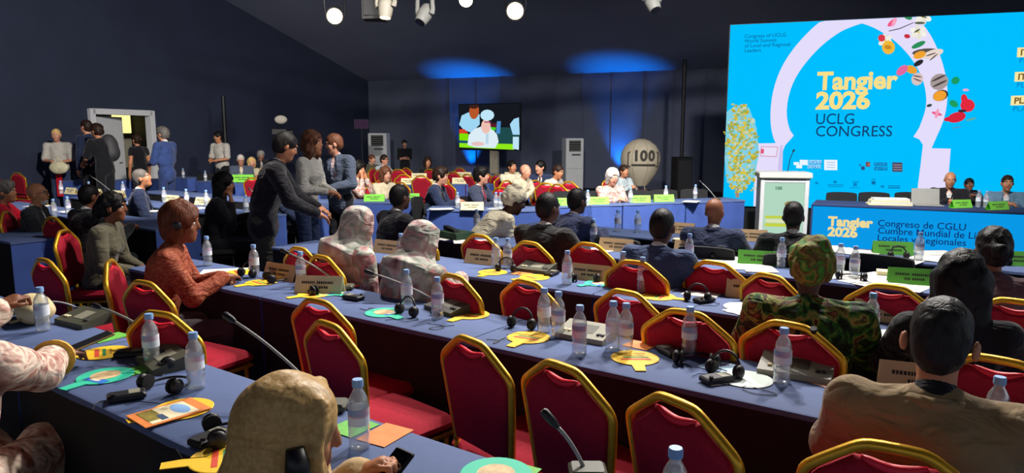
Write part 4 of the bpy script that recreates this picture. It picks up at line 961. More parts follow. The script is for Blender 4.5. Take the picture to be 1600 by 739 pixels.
t = paper(265, 648, 40, .148, .21, m_orange, 'orange framed booklet with a sunset picture on a yellow paddle fan', z=.7575, th=.003, nm='booklet')
MB().box((0, -.005, .0034), (.124, .15, .0008)).build('cover_picture', mat('sunset_cream', '#efe3bb', .6, var=.05), t)
MB().ball((0, .035, .004), (.05, .026, .0006), 14).build('cover_sky', mat('sunset_sky', '#86b2e4', .6, var=.1), t); MB().box((-.012, -.055, .004), (.098, .05, .0006)).build('cover_land', mat('sunset_land', '#8a7a26', .6, var=.3, vscale=60), t); MB().box((.028, -.035, .0046), (.05, .02, .0006)).build('cover_water', mat('sunset_water', '#31456a', .6, var=.1), t)
paper(170, 528, 30, .10, .15, m_greenl, kind='green and yellow leaflet', zone='A'); paper(228, 576, 40, .10, .14, m_greenl, kind='green and yellow leaflet', zone='A'); paper(552, 668, 35, .11, .12, m_greenl, kind='green and yellow leaflet', zone='A'); paper(602, 680, 30, .11, .14, m_orange, kind='orange leaflet', zone='A'); paper(800, 737, 30, .13, .1, m_greenl, kind='green and yellow leaflet', zone='A')
for u, v, yw, w_, h_, m_, k in ((1000, 540, 40, .12, .1, m_orange, 'orange leaflet'), (1122, 573, 40, .12, .12, m_bluel, 'pale blue leaflet'), (1305, 600, 60, .12, .14, m_pink, 'pink leaflet'), (552, 447, 40, .06, .04, m_lipred, 'small red card'), (1580, 672, 30, .15, .2, m_creamc, 'cream sheet')): paper(u, v, yw, w_, h_, m_, kind=k, zone='B')
for u, v, yw, w_, h_, m_, k in ((815, 428, 30, .12, .09, m_orange, 'orange leaflet'), (1038, 452, 40, .14, .1, m_bluel, 'pale blue leaflet'), (1158, 490, 60, .2, .07, m_paper, 'white sheet of paper'), (1095, 460, 30, .2, .12, m_paper, 'white sheet of paper'), (968, 440, 30, .08, .06, m_pink, 'pink leaflet')): paper(u, v, yw, w_, h_, m_, kind=k, zone='C')
rg = random.Random(11)
for u, v, zn in ((700, 372, 'D'), (735, 378, 'D'), (935, 392, 'D'), (1100, 400, 'D'), (1140, 407, 'D'), (1160, 416, 'D'), (1185, 420, 'D'), (1355, 440, 'D'), (1390, 440, 'D'), (1370, 433, 'D'), (1310, 430, 'D'), (1420, 448, 'D'),
                 (1300, 388, 'E'), (1320, 392, 'E'), (1350, 396, 'E'), (1410, 410, 'E'), (1450, 404, 'E'), (1480, 400, 'E'), (1460, 396, 'E'), (690, 327, 'F'), (780, 326, 'F'), (1080, 315, 'F'), (905, 320, 'F'), (350, 425, 'B'), (1390, 527, 'C'), (1130, 395, 'D')):
    paper(u, v, rg.uniform(0, 90), .21, .29, m_paper, zone=zn, z=.7515 + rg.uniform(0, .004))
for u, v, yw in ((1126, 394, 25), (1410, 432, 25), (1080, 380, 25)): paper(u, v, yw, .30, .10, m_creamc, kind='cream folder', zone='D', th=.03, z=.752)
# cream handbag, phone on row A left
q = P(55, 500); t = thing('handbag', 'soft cream handbag lying on the near table at the left edge', 'bag', (q.x, q.y, .752), 50)
solid('bag_body', [ELL((0, 0, .06), (.15, .075, .06), k=.04), ELL((.08, 0, .055), (.07, .08, .05), k=.04), ELL((-.09, 0, .055), (.07, .08, .05), k=.04)], .01, mat('cream_leather', '#cdb98c', .6, bump=.3, bscale=30, var=.08), t, .004, 40)
MB().tube(smooth_pts([(-.13, -.05, .03), (-.1, -.1, .01), (.05, -.105, .008), (.12, -.06, .04)], 2), .008, 6).build('strap', mat('tan_leather', '#a08a5c', .6), t, 'all')
# black bag on the floor near the headscarf
q = P(272, 735, .66); t = thing('handbag', 'dark pleated bag at the bottom edge left of the beige headscarf', 'bag', (q.x - .02, q.y - .1, 0), 40)
solid('bag_body', [ELL((0, 0, .48), (.2, .08, .12), k=.05), ELL((0, 0, .40), (.21, .09, .1), k=.05), CAP((-.12, 0, .1), (-.12, 0, .4), .07, .08, .05), CAP((.12, 0, .1), (.12, 0, .4), .07, .08, .05)], .012, mat('dark_olive_bag', '#2b2d26', .6, bump=.3, bscale=40, var=.1), t, .004, 60)
# loose cables on the near tables
def cable(pts, label):
    q = [P(u, v, .754) for u, v in pts]; mb = MB().tube(smooth_pts(q, 3), .0018, 5); tag(mb.build('cable', m_wire, None, 'all'), label, 'cable')
cable([(30, 556), (60, 562), (50, 550), (80, 548), (110, 556), (150, 545)], 'thin black cable looped across the near table by the patterned sleeve'); cable([(198, 628), (170, 625), (150, 628), (145, 640)], 'thin black cable trailing from the receiver over the near table edge')
cable([(562, 482), (590, 488), (570, 480), (600, 484)], 'thin black cable beside the teal fan on the second row'); cable([(668, 505), (700, 510), (680, 516), (665, 512), (710, 508)], 'thin black cable coiled left of the yellow fan on the second row'); cable([(760, 530), (785, 532), (765, 538), (790, 527)], 'thin black cable coil near the seam of the second row'); cable([(1165, 603), (1200, 610), (1220, 618), (1180, 616), (1160, 608)], 'thin black cable curled below the white paddle fan')
# ================================================================== PEOPLE
def skin(k, c): return mat('skin_' + k, c, .5, var=.06, vscale=14, spec=.35)
SK = {'pale': skin('pale', '#c98f74'), 'tan': skin('tan', '#b97c58'), 'brown': skin('brown', '#7d4c33'), 'dark': skin('dark', '#4a2e22'), 'deep': skin('deep', '#2f1f1a')}
def hairm(k, c): return ramp_mat('hair_' + k, [(.3, c), (.7, tuple(min(1, x * 1.5 + .01) for x in [int(c[i:i + 2], 16) / 255 for i in (1, 3, 5)]))], 60, 3, 1, .5, stretch=(1, 1, .25), bump=.5)
HR = {'black': hairm('black', '#0b0908'), 'brown': hairm('brown', '#20150f'), 'chest': hairm('chest', '#4a2d1e'), 'grey': hairm('grey', '#4c4844'), 'white': hairm('white', '#96918a'), 'blond': hairm('blond', '#a98a5a'), 'auburn': hairm('auburn', '#42200f'), 'saltpepper': hairm('saltpepper', '#1c1a18')}
def wrinkle(m, scale=9, strength=.7):
    nt = m.node_tree; b = nt.nodes['Principled BSDF']; tc = nt.nodes.new('ShaderNodeTexCoord'); mp = nt.nodes.new('ShaderNodeMapping'); mp.inputs['Scale'].default_value = (1, 1, 1.7); mp.inputs['Rotation'].default_value = (.3, .5, 0)
    n = nt.nodes.new('ShaderNodeTexNoise'); n.inputs['Scale'].default_value = scale; n.inputs['Detail'].default_value = 2; n.inputs['Distortion'].default_value = 1.2
    bp = nt.nodes.new('ShaderNodeBump'); bp.inputs['Strength'].default_value = strength; bp.inputs['Distance'].default_value = .035
    nt.links.new(tc.outputs['Object'], mp.inputs['Vector']); nt.links.new(mp.outputs['Vector'], n.inputs['Vector']); nt.links.new(n.outputs['Fac'], bp.inputs['Height'])
    if b.inputs['Normal'].links: nt.links.new(b.inputs['Normal'].links[0].from_socket, bp.inputs['Normal'])
    nt.links.new(bp.outputs['Normal'], b.inputs['Normal']); return m
def cl(k, c, **kw):
    key = 'cloth_' + k
    if key in MATS: return MATS[key]
    return wrinkle(mat(key, c, kw.pop('rough', .85), bump=kw.pop('bump', .12), bscale=kw.pop('bscale', 120), var=kw.pop('var', .1), vscale=6, sheen=.15, spec=.2))
m_lip = mat('lip', '#8a4a42', .5, var=0); m_eyew = mat('eye_white', '#d8d4cc', .3, var=0); m_iris = mat('iris', '#1a120c', .2, var=0); m_shoe = mat('black_leather', '#121110', .35, var=0); m_wshirt = cl('white_shirt', '#d4d3cf')
def ik(s, w, lu, lf, pole):
    d = w - s; L = d.length
    if L > (lu + lf) * .985: w = s + d.normalized() * (lu + lf) * .985; d = w - s; L = d.length
    a = (lu * lu - lf * lf + L * L) / (2 * L); hgt = math.sqrt(max(0, lu * lu - a * a)); u = d.normalized()
    p = pole - u * pole.dot(u); p.normalize(); return s + u * a + p * hgt, w
def hand_prims(w, d, pn, side, curl=.5, f=1.0):
    """w wrist, d pointing direction, pn palm normal, side +1 when the thumb lies on the +side of d x pn"""
    d = d.normalized(); pn = (pn - d * pn.dot(d)).normalized(); sx = d.cross(pn) * side; o = []
    M = Matrix((sx, d, pn)).transposed()
    o.append(ELL(w + d * .048 * f, (.040 * f, .054 * f, .017 * f), M, .012)); o.append(CAP(w - d * .02, w + d * .03, .025 * f, .026 * f, .015))
    for i, ln in enumerate((.066, .076, .070, .054)):
        b = w + d * (.088 - .004 * abs(i - 1)) * f + sx * (.030 - .0195 * i) * f; c1 = curl * .8
        d1 = (d * math.cos(c1) + pn * math.sin(c1)); p1 = b + d1 * ln * .52 * f; c2 = curl * 2.0
        d2 = (d * math.cos(c2) + pn * math.sin(c2)); p2 = p1 + d2 * ln * .5 * f
        o.append(CAP(b - d * .02, p1, .0100 * f, .0090 * f, .004)); o.append(CAP(p1, p2, .0090 * f, .0076 * f, .003))
    tb = w + d * .022 * f + sx * .028 * f; t1 = tb + (sx * .70 + d * .65 + pn * .25).normalized() * .042 * f; t2 = t1 + (sx * .15 + d * .85 + pn * .45).normalized() * .034 * f
    o.append(CAP(tb, t1, .0135 * f, .0105 * f, .008)); o.append(CAP(t1, t2, .0105 * f, .0085 * f, .004)); return o
def head_prims(T, ears=True):
    E = lambda c, r, k=.02: ELL(T @ Vector(c), r, T.to_3x3(), k)
    o = [E((0, -.012, .03), (.074, .093, .088), .02), E((0, .022, -.042), (.057, .066, .074), .03), E((0, .062, -.094), (.024, .024, .022), .03), CAP(T @ Vector((0, .090, .016)), T @ Vector((0, .101, -.020)), .008, .0125, .014),
         CAP(T @ Vector((-.036, .076, .03)), T @ Vector((.036, .076, .03)), .013, .013, .015), E((0, .083, -.053), (.023, .011, .006), .008), E((0, .081, -.064), (.020, .011, .006), .008), E((-.04, .055, -.025), (.022, .024, .022), .02), E((.04, .055, -.025), (.022, .024, .022), .02)]
    o += [CUT(T @ Vector((s * .032, .100, .008)), (.017, .016, .012), T.to_3x3(), .012) for s in (-1, 1)]
    if ears: o += [ELL(T @ Vector((s * .077, -.012, -.012)), (.010, .024, .034), T.to_3x3() @ Matrix.Rotation(-s * .35, 3, 'Z'), .008) for s in (-1, 1)]
    return o
def hair_prims(T, style):
    E = lambda c, r, k=.02: ELL(T @ Vector(c), r, T.to_3x3(), k); X = lambda c, r, k=.012: CUT(T @ Vector(c), r, T.to_3x3(), k); N = (0, 30)
    cap_ = lambda g: [E((0, -.016, .036), (.075 + g, .094 + g, .088 + g)), E((0, -.05, -.01), (.066 + g, .055 + g, .075 + g), .03)]
    face = [X((0, .115, -.03), (.075, .085, .085)), X((.092, .002, -.045), (.03, .055, .062)), X((-.092, .002, -.045), (.03, .055, .062)), X((0, -.03, -.14), (.2, .2, .062))]
    if style == 'short': return cap_(.009) + face, .0025, 90
    if style == 'crop': return cap_(.004) + face, .001, 90
    if style == 'full': return cap_(.018) + [E((0, .04, .1), (.06, .05, .03), .03)] + face, .004, 70
    if style == 'bald': return [], 0, 0
    if style == 'fringe': return [E((0, -.03, .0), (.080, .088, .045))] + face + [X((0, .0, .07), (.072, .09, .065))], .001, 60
    if style == 'long': return cap_(.020) + [CAP(T @ Vector((x, -.05, .0)), T @ Vector((x * 1.15, -.075, -.24)), .05, .035, .04) for x in (-.05, 0, .05)] + [CAP(T @ Vector((s * .075, -.01, .02)), T @ Vector((s * .085, -.01, -.18)), .026, .024, .03) for s in (-1, 1)] + [X((0, .12, -.03), (.07, .085, .1))], .004, 60
    if style == 'bob': return cap_(.026) + [E((s * .068, -.03, -.05), (.032, .05, .08), .03) for s in (-1, 1)] + [E((0, -.06, -.06), (.07, .05, .07), .03), X((0, .12, -.03), (.068, .085, .1))], .005, 60
    if style == 'bun': return cap_(.012) + face + [E((0, -.125, .01), (.045, .04, .045), .015)], .004, 80
    if style == 'afro': return [E((0, -.02, .04), (.125, .125, .12)), E((0, -.05, -.02), (.115, .09, .09), .04), X((0, .125, -.035), (.07, .085, .09))], .010, 60
    if style == 'curly': return [E((0, -.02, .04), (.110, .115, .108)), E((0, -.05, -.05), (.105, .08, .11), .04)] + [E((s * .08, -.01, -.08), (.045, .06, .09), .03) for s in (-1, 1)] + [X((0, .125, -.03), (.07, .085, .1))], .009, 55
    if style == 'braids': return cap_(.016) + face + [E((0, -.12, -.02), (.05, .04, .05), .02), CAP(T @ Vector((.03, -.11, -.03)), T @ Vector((.05, -.13, -.14)), .028, .02, .02)], .006, 80
    return [], 0, 0
def person(label, uv, z, yaw, sit=True, lean=8, hands='table', sk='pale', hair=('short', 'brown'), top=None, kind='suit', legs=None, head=(0, 0, 0), h=.0145, fem=False, wide=1.0, glasses=False, shirt=None, tie=None, sleeve=1.0, roll=0, curl=.5, base=None, scarf=None, wrap=None, face=True, seat=None, depth=None, headset=False, hdir=None, name='person', beard=None, scale_head=1.0, mask_top=None):
    a = R(lean)
    if depth is not None: z = PD(uv[0], uv[1], depth).z
    pel = Vector((0, 0, .53)) if sit else Vector((0, 0, .95))
    low = Vector((0, math.sin(.6 * a), math.cos(.6 * a))); upv = Vector((math.sin(R(roll)), math.sin(1.3 * a), math.cos(1.3 * a))).normalized(); fw = Vector((0, upv.z, -upv.y)).normalized(); X = Vector((1, 0, 0))
    waist = pel + low * .19; chest = waist + upv * .17; nb = waist + upv * .335
    sw = (.155 if fem else .18) * wide
    nd = Vector((math.sin(R(roll)), math.sin(.8 * a + .15), math.cos(.8 * a + .15))).normalized()
    hc = nd * .155 + nb + Vector((0, .012, 0))
    Rh = rotm(-head[0], -head[1], head[2]); T = Matrix.Translation(hc) @ Rh.to_4x4() @ Matrix.Scale(scale_head, 4)
    htop = (hc + Rh @ Vector((0, -.01, .118 * scale_head)))
    S = z / htop.z
    if base is None:
        q = P(uv[0], uv[1], z) if depth is None else PD(uv[0], uv[1], depth); rz = Matrix.Rotation(-R(yaw), 3, 'Z'); off = rz @ Vector((htop.x, htop.y, 0)) * S; loc = Vector((q.x - off.x, q.y - off.y, 0))
    else: loc = Vector((base[0], base[1], 0)); rz = Matrix.Rotation(-R(yaw), 3, 'Z')
    t = thing(name, label, 'person', loc, yaw)
    lu, lf = (.27, .24) if fem else (.285, .255)
    sh = [nb - upv * .06 + X * sw * s for s in (1, -1)]
    tz = .775 / S
    PR = {'table': [(.16, .44, tz + .02), (-.16, .44, tz + .02)], 'fold': [(.03, .40, tz + .03), (-.07, .37, tz + .02)], 'lap': [(.09, .30, .66), (-.09, .30, .66)], 'side': [(.25, .04, .80), (-.25, .04, .80)], 'front': [(.08, .28, 1.12), (-.08, .28, 1.10)],
          'chin': [tuple(hc + Rh @ Vector((.03, .09, -.20))), (-.14, .40, tz + .02)], 'face2': [tuple(hc + Rh @ Vector((.05, .10, -.16))), tuple(hc + Rh @ Vector((-.05, .10, -.16)))], 'write': [(.12, .46, tz + .03), (-.18, .40, tz + .02)]}
    hp = [Vector(x) for x in (PR[hands] if isinstance(hands, str) else hands)]
    # world-given wrist targets arrive as ('w', vector)
    el = []; wr = []
    for i, s in enumerate((1, -1)):
        e_, w_ = ik(sh[i], hp[i], lu, lf, Vector((s * .6, -.45, -.75))); el.append(e_); wr.append(w_)
    Mt = Matrix.Rotation(-1.0 * a, 3, 'X') @ Matrix.Rotation(R(roll) * .6, 3, 'Y')
    hip = [Vector((.088 * s, .02 if sit else 0, pel.z - .01)) for s in (1, -1)]
    if sit: kn = [Vector((.115 * s, .43, .52)) for s in (1, -1)]; an = [Vector((.115 * s, .37, .10)) for s in (1, -1)]; toe = [Vector((.12 * s, .52, .045)) for s in (1, -1)]
    else: kn = [Vector((.10 * s, .03, .51)) for s in (1, -1)]; an = [Vector((.11 * s, -.01, .10)) for s in (1, -1)]; toe = [Vector((.13 * s, .14, .045)) for s in (1, -1)]
    bw = (.88 if fem else 1.0) * wide
    B = [ELL(pel, (.15 * bw, .105, .10), None, .04), ELL(waist, (.125 * bw, .095, .14), Mt, .05), ELL(chest, (.15 * bw, .10, .16), Mt, .05), CAP(sh[0], sh[1], .05, .05, .05), CAP(nb - upv * .05, hc - nd * .06, .052 if not fem else .045, .048 if not fem else .042, .03)]
    for i in (0, 1):
        B += [CAP(sh[i], el[i], .045, .038, .02), CAP(el[i], wr[i], .038, .026, .015), CAP(hip[i], kn[i], .075, .052, .03), CAP(kn[i], an[i], .05, .036, .02), CAP(an[i], toe[i], .036, .03, .02)]
    for i, s in enumerate((1, -1)):
        d = wr[i] - el[i]
        if hands in ('table', 'fold', 'write'): d = Vector((d.x * .8 - s * .05, d.y, -.1 * abs(d.y)))
        elif sit: d = Vector((d.x, d.y, max(d.z, -.12 * d.length)))
        if hands == 'side': pnv = Vector((-s, 0, 0))
        elif hands in ('chin', 'face2') and (i == 0 or hands == 'face2'): d = Vector((-s * .15, -.05, 1)); pnv = Vector((0, -1, 0))
        else: pnv = Vector((0, 0, -1))
        sd = s if (d.cross(pnv)).x * s < 0 else -s
        # thumb on the inner side
        thumb_in = Vector((-s, 0, 0)); sdv = d.normalized().cross((pnv - d.normalized() * pnv.dot(d.normalized())).normalized()); sd = 1 if sdv.dot(thumb_in) > 0 else -1
        if hands == 'side': sd = 1 if sdv.dot(Vector((0, 1, 0))) > 0 else -1
        if hdir and hdir[i] is not None: d = Vector(hdir[i])
        B += hand_prims(wr[i], d, pnv, sd, curl if isinstance(curl, (int, float)) else curl[i], .95 if fem else 1.05)
    B += head_prims(T)
    V, F = sdf_mesh(B, h if h < .0125 else h * 1.06)
    fc = V[F].mean(1); inv = np.array(T.inverted()); L = fc @ inv[:3, :3].T + inv[:3, 3]
    mi = np.zeros(len(F), int); near = (np.abs(L[:, 2]) < .13) & (np.abs(L[:, 0]) < .09)
    mi[near & (np.abs(L[:, 0]) < .023) & (L[:, 2] > -.070) & (L[:, 2] < -.048) & (L[:, 1] > .07)] = 1
    ax_ = np.abs(L[:, 0]); mi[near & (ax_ > .014) & (ax_ < .05) & (L[:, 2] > .022) & (L[:, 2] < .034) & (L[:, 1] > .07)] = 2
    hm = HR.get(hair[1]) if hair else HR['black']
    if beard: mi[near & (L[:, 2] < -.072) & (L[:, 1] > .03) & (mi == 0) & (L[:, 2] > -.13)] = 3
    bm_ = [SK[sk], m_lip, hm, HR[beard] if beard else m_lip]
    link('body', np_mesh('body', V * S, F, bm_, mi), t)
    if face:
        for s in (-1, 1):
            e = MB(); e.ball((0, 0, 0), .0125, 10); c = T @ Vector((s * .031, .0715, .008)); o = e.build('eye', m_eyew, t, 'all'); o.location = c * S; o.scale = (S,) * 3; o.rotation_euler = Rh.to_euler()
            MB().ball((0, .0085, 0), (.0058, .0048, .0058), 8).build('iris', m_iris, o, 'all')
    hh = max(h * .75, .0075)
    def put(nm, prims, m, noise=0, fr=30, hx=None):
        V, F = sdf_mesh(prims, hx or h, noise, fr, len(label)); return link(nm, np_mesh(nm, V * S, F, m), t)
    top = top or cl('navy', '#20263c'); legs = legs or cl('darktrouser', '#15161c')
    # ---- clothes on the upper body
    J = []; loose = kind in ('robe',)
    g = .03 if loose else (.025 if kind == 'suit' else .017); kk = .07 if loose else .05
    hem = pel - Vector((0, 0, 0.0)) if sit else pel - Vector((0, 0, .06 if kind == 'suit' else -.02))
    hx_, wx_ = (.140, .146) if kind == 'suit' else (.150, .134)
    J += [ELL(hem + Vector((0, 0, .02)), (hx_ * bw + g, .108 + g, .12 if sit else .17), None, kk), ELL(waist, (wx_ * bw + g, .100 + g, .17), Mt, kk), ELL(chest, (.155 * bw + g, .104 + g, .165 + g * .5), Mt, kk), CAP(sh[0] + upv * .012, sh[1] + upv * .012, .046 + g * .7, .046 + g * .7, .05), CAP(nb - upv * .06, nb - nd * .018, .066 + g * .6, .056 + g * .3, .03)]
    if fem and kind != 'suit': J += [ELL(chest + fw * .085 + X * .065 * s - upv * .01, (.06, .05, .06), Mt, .04) for s in (-1, 1)]
    for i in (0, 1):
        if sleeve >= 1:
            J += [CAP(sh[i], el[i], .05 + g, .044 + g * .9, .03), CAP(el[i], el[i].lerp(wr[i], .93), .043 + g * .9, (.033 if not loose else .042) + g * .6, .02)]
        else: J += [CAP(sh[i], sh[i].lerp(el[i], sleeve * 2), .052 + g, .052 + g, .03)]
    if kind == 'suit':
        J.append(CUT(nb + fw * .105 - upv * .11, (.052, .075, .15), Mt, .01))
    jn = {'suit': 'jacket', 'robe': 'robe', 'shirt': 'shirt'}.get(kind, 'shirt')
    if loose:
        for i in (0, 1): J += [CAP(hip[i], kn[i], .11, .095, .06), CAP(kn[i], an[i] + Vector((0, 0, .03)), .09, .10, .06)]
    put(jn, J, top, .0055 if loose else .0042, 24 if loose else 27, max(h * 1.15, .0105))
    if kind == 'suit':
        ws = shirt or m_wshirt
        put('shirt', [ELL(chest, (.146 * bw, .105, .165), Mt, .04), ELL(waist, (.12 * bw, .098, .14), Mt, .04), CAP(nb - upv * .05, nb + nd * .012, .060, .057, .03)], ws, 0, 30, max(h, .015))
        if tie is not None:
            p0 = nb + fw * .062 - upv * .01; p1 = chest + fw * .118 + upv * .03; p2 = waist + fw * .115
            put('tie', [CAP(p0, p0 - upv * .03, .016, .014, .006), CAP(p0 - upv * .02, p1, .013, .022, .006), CAP(p1, p2, .022, .026, .006)], tie, 0, 30, .009)
    if kind == 'suit':
        rp = [nb - nd * .002 + X * (math.cos(q) * .078) + fw * (math.sin(q) * .072 + .004) for q in np.linspace(R(-212), R(32), 13)]
        vb = chest + fw * (.118 + g) - upv * .05
        pr = [CAP(rp[i], rp[i + 1], .015, .015, .012) for i in range(12)] + [CAP(rp[0], vb - X * .006, .017, .012, .012), CAP(rp[-1], vb + X * .006, .017, .012, .012)]
        put('collar', pr, top, 0, 30, min(h, .0125))
        for i in (0, 1): put('cuff', [CAP(el[i].lerp(wr[i], .90), el[i].lerp(wr[i], .99), .034, .033, .01)], shirt or m_wshirt, 0, 30, min(h, .0125))
    if not loose:
        Lg = [ELL(pel - Vector((0, 0, .01)), (.158 * bw, .115, .105), None, .05)]
        for i in (0, 1): Lg += [CAP(hip[i], kn[i], .085, .064, .04), CAP(kn[i], an[i] + Vector((0, 0, .0)), .060, .05, .03)]
        put('trousers', Lg, legs, .0015, 30, max(h * 1.3, .019))
    Sh = []
    for i in (0, 1): put('shoe', [CAP(an[i] - Vector((0, .03, .05)), toe[i] - Vector((0, 0, .005)), .042, .036, .02)], m_shoe, 0, 30, .016)
    # ---- hair and headwear
    if hair and not scarf and not wrap:
        hpz, nz, fr = hair_prims(T, hair[0])
        if hpz: put('hair', hpz, hm, nz, fr, hh)
    if scarf:
        E = lambda c, r, k=.03: ELL(T @ Vector(c), r, T.to_3x3(), k)
        pr = [E((0, -.02, .036), (.098, .118, .106), .03), E((0, -.045, -.05), (.098, .095, .12), .05), E((0, .02, -.105), (.085, .085, .06), .05), CAP(hc - nd * .09, nb - upv * .03, .085, .14 * wide, .06), ELL(nb - upv * .05, (sw + .055, .125, .085), Mt, .06), CAP(nb + fw * .06, chest + fw * .10, .08, .06, .06), CUT(T @ Vector((0, .125, -.02)), (.060, .075, .085), T.to_3x3(), .012)]
        Hf = lambda x, y, zz: T @ Vector((x, y, zz))
        for q_ in (-1, 1):
            for k_, (y0, y1) in enumerate(((.045, .075), (.0, .055), (-.045, .03))):
                pr.insert(-1, CAP(Hf(q_ * (.062 - .006 * k_), y0, .095 - .012 * k_), Hf(q_ * .098, y0 * .5 + y1 * .3, -.01), .016, .013, .012)); pr.insert(-1, CAP(Hf(q_ * .098, y0 * .5 + y1 * .3, -.01), Hf(q_ * .05, y1, -.125), .013, .015, .014))
        pr.insert(-1, CAP(Hf(-.085, .03, -.14), Hf(.09, .02, -.165), .030, .030, .02)); pr.insert(-1, CAP(Hf(-.11, -.03, -.15), Hf(.10, -.05, -.19), .028, .03, .02))
        put('headscarf', pr, scarf, .0045, 34, min(h, .011))
    if wrap:
        E = lambda c, r, k=.02: ELL(T @ Vector(c), r, T.to_3x3() @ Matrix.Rotation(.35, 3, 'X'), k)
        pr = [E((0, -.03, .05), (.098, .112, .095), .02), E((0, -.06, .005), (.092, .085, .075), .03), E((.02, -.045, .125), (.055, .05, .035), .02), E((-.03, -.09, .06), (.05, .045, .06), .02), CUT(T @ Vector((0, .12, -.055)), (.08, .085, .095), T.to_3x3(), .012)]
        put('headwrap', pr, wrap, .006, 60, min(h, .010))
    if glasses:
        mb = MB()
        for s in (-1, 1): mb.tube([T @ Vector((s * .033 + .024 * math.cos(q), .098, .006 + .019 * math.sin(q))) for q in np.linspace(0, 2 * math.pi, 11)[:-1]], .0025, 5, closed=True); mb.tube([T @ Vector((s * .057, .096, .01)), T @ Vector((s * .078, .03, .012)), T @ Vector((s * .08, -.01, .008))], .002, 4)
        mb.tube([T @ Vector((-.01, .1, .01)), T @ Vector((.01, .1, .01))], .0022, 4); mb.v = [tuple(Vector(p) * S) for p in mb.v]; mb.build('glasses', m_gun, t)
    if headset:
        mb = MB(); mb.tube([T @ Vector((.098 * math.cos(q), -.015, .02 + .112 * math.sin(q))) for q in np.linspace(0, math.pi, 15)], .006, 6); mb.v = [tuple(Vector(p) * S) for p in mb.v]; hb = mb.build('headset_band', m_hs, t, 'all')
        for s in (-1, 1):
            mb = MB(); mb.ball(T @ Vector((s * .093, -.01, -.005)), (.018, .032, .034), 12, Rh.to_4x4()); mb.v = [tuple(Vector(p) * S) for p in mb.v]; e = mb.build('ear_cup', m_hs, hb, 'all')
    if seat:
        f = Vector((math.sin(R(yaw)), math.cos(R(yaw)), 0)); chair(loc + f * .03, yaw, seat)
    return t, loc, S, dict(wr=wr, el=el, T=T)
# ---- cloth kinds
c_black = cl('black', '#15151a'); c_navy = cl('navysuit', '#222c47'); c_blue = cl('bluesuit', '#2f4166'); c_char = cl('charcoal', '#26282b'); c_mid = cl('midsuit', '#2c3350'); c_greyblue = cl('greyblue', '#4b5566'); c_cream = cl('cream', '#cfc7ac'); c_white = cl('white', '#bcb8ae'); c_beige = cl('beige', '#c6bb9e'); c_olive = cl('olive', '#55503f'); c_red = cl('red', '#d0122f'); c_plum = cl('plum', '#5a4248'); c_palegrey = cl('palegrey', '#a9b4b8'); c_pinkshirt = cl('pinkshirt', '#e3c3c4'); c_denim = cl('denim', '#2c3a5c'); c_olivej = cl('olive_jacket', '#8a7350', bump=.2, bscale=60)
c_pastel = ramp_mat('pastel_robe', [(.27, '#5f3f44'), (.38, '#a87f7e'), (.45, '#b8b2a6'), (.52, '#858b80'), (.59, '#a8686a'), (.67, '#beb6a8'), (.76, '#7a5558')], 6, 2, .3)
c_pastel2 = ramp_mat('pastel_scarf', [(.27, '#6a5054'), (.4, '#a88c8a'), (.48, '#aeaca2'), (.56, '#838b80'), (.64, '#b08a86'), (.75, '#b9b5a8')], 7, 2, .3)
c_green = ramp_mat('green_print', [(.28, '#0e130d'), (.42, '#1f2a17'), (.48, '#2f6a24'), (.53, '#8f8440'), (.58, '#1b1a12'), (.64, '#7a3f2a'), (.72, '#3f8a2f')], 15, 5, .5)
c_green2 = ramp_mat('green_wrap', [(.25, '#141a10'), (.4, '#3d7a2a'), (.48, '#8a7d3a'), (.55, '#5a3f25'), (.62, '#3f8f30'), (.75, '#b0a458')], 16, 5, .5)
c_script = ramp_mat('rust_print', [(.3, '#6b2c1c'), (.52, '#8a3f28'), (.585, '#8f452e'), (.605, '#cf9a78'), (.63, '#8a4029')], 26, 3, 2.5, stretch=(1, 1, 2.2))
c_floral = ramp_mat('floral_blouse', [(.3, '#b3aaa0'), (.46, '#bdb4aa'), (.53, '#a8503f'), (.6, '#bfb6ab'), (.7, '#96604f')], 16, 3, .6)
c_pink = ramp_mat('pink_floral_robe', [(.28, '#8a5a4c'), (.42, '#c9a090'), (.5, '#e2d3c0'), (.58, '#cfae9f'), (.7, '#9a5f52')], 11, 3, 1.4)
c_scarf = ramp_mat('beige_satin', [(.35, '#b08c58'), (.5, '#bd9963'), (.65, '#c9a66c')], 90, 3, .5, rough=.42, bump=.15)
for m_ in (c_pastel, c_pastel2, c_green, c_green2, c_script, c_floral, c_pink): wrinkle(m_, 8, .8)
wrinkle(c_scarf, 7, .6)
c_t_red = cl('tie_red', '#7a2a3a'); c_t_blk = cl('tie_black', '#16171c')
# ---------------------------------------------------------------- foreground
N = .0085
# left-edge woman reaching over the near table
t, loc, S, J = person('person in a pink floral robe reaching over the near table at left edge', None, 1.24, -8, base=(-1.80, 2.08), lean=6, hands=[(.14, .53, .87), (-.04, .50, 1.08)], hdir=[(.55, .75, .05), None], sk='brown', hair=('bun', 'black'), top=c_pink, kind='robe', h=N, fem=True, wide=1.15, curl=(.7, .9))
w_ = J['wr'][0]; MB().tube([J['el'][0].lerp(w_, .80) * S, J['el'][0].lerp(w_, .97) * S], [.080 * S, .073 * S], 18).build('cuff', cl('yellow_cuff', '#d8ab4a'), t, True)
ph = thing('smartphone', 'phone in the hand of the woman with the yellow cuff', 'phone', (0, 0, 0)); q = Matrix.Rotation(R(8), 3, 'Z') @ (w_ + Vector((.095, .115, .03))) * S
ph.location = loc + Vector((q.x, q.y, q.z)); ph.rotation_euler = (R(14), 0, R(-42)); MB().box((0, 0, 0), (.072, .15, .009), bev=.004).build('case', mat('tan_case', '#8a7448', .5), ph); MB().box((0, 0, .005), (.064, .138, .0012)).build('glass', m_hs, ph)
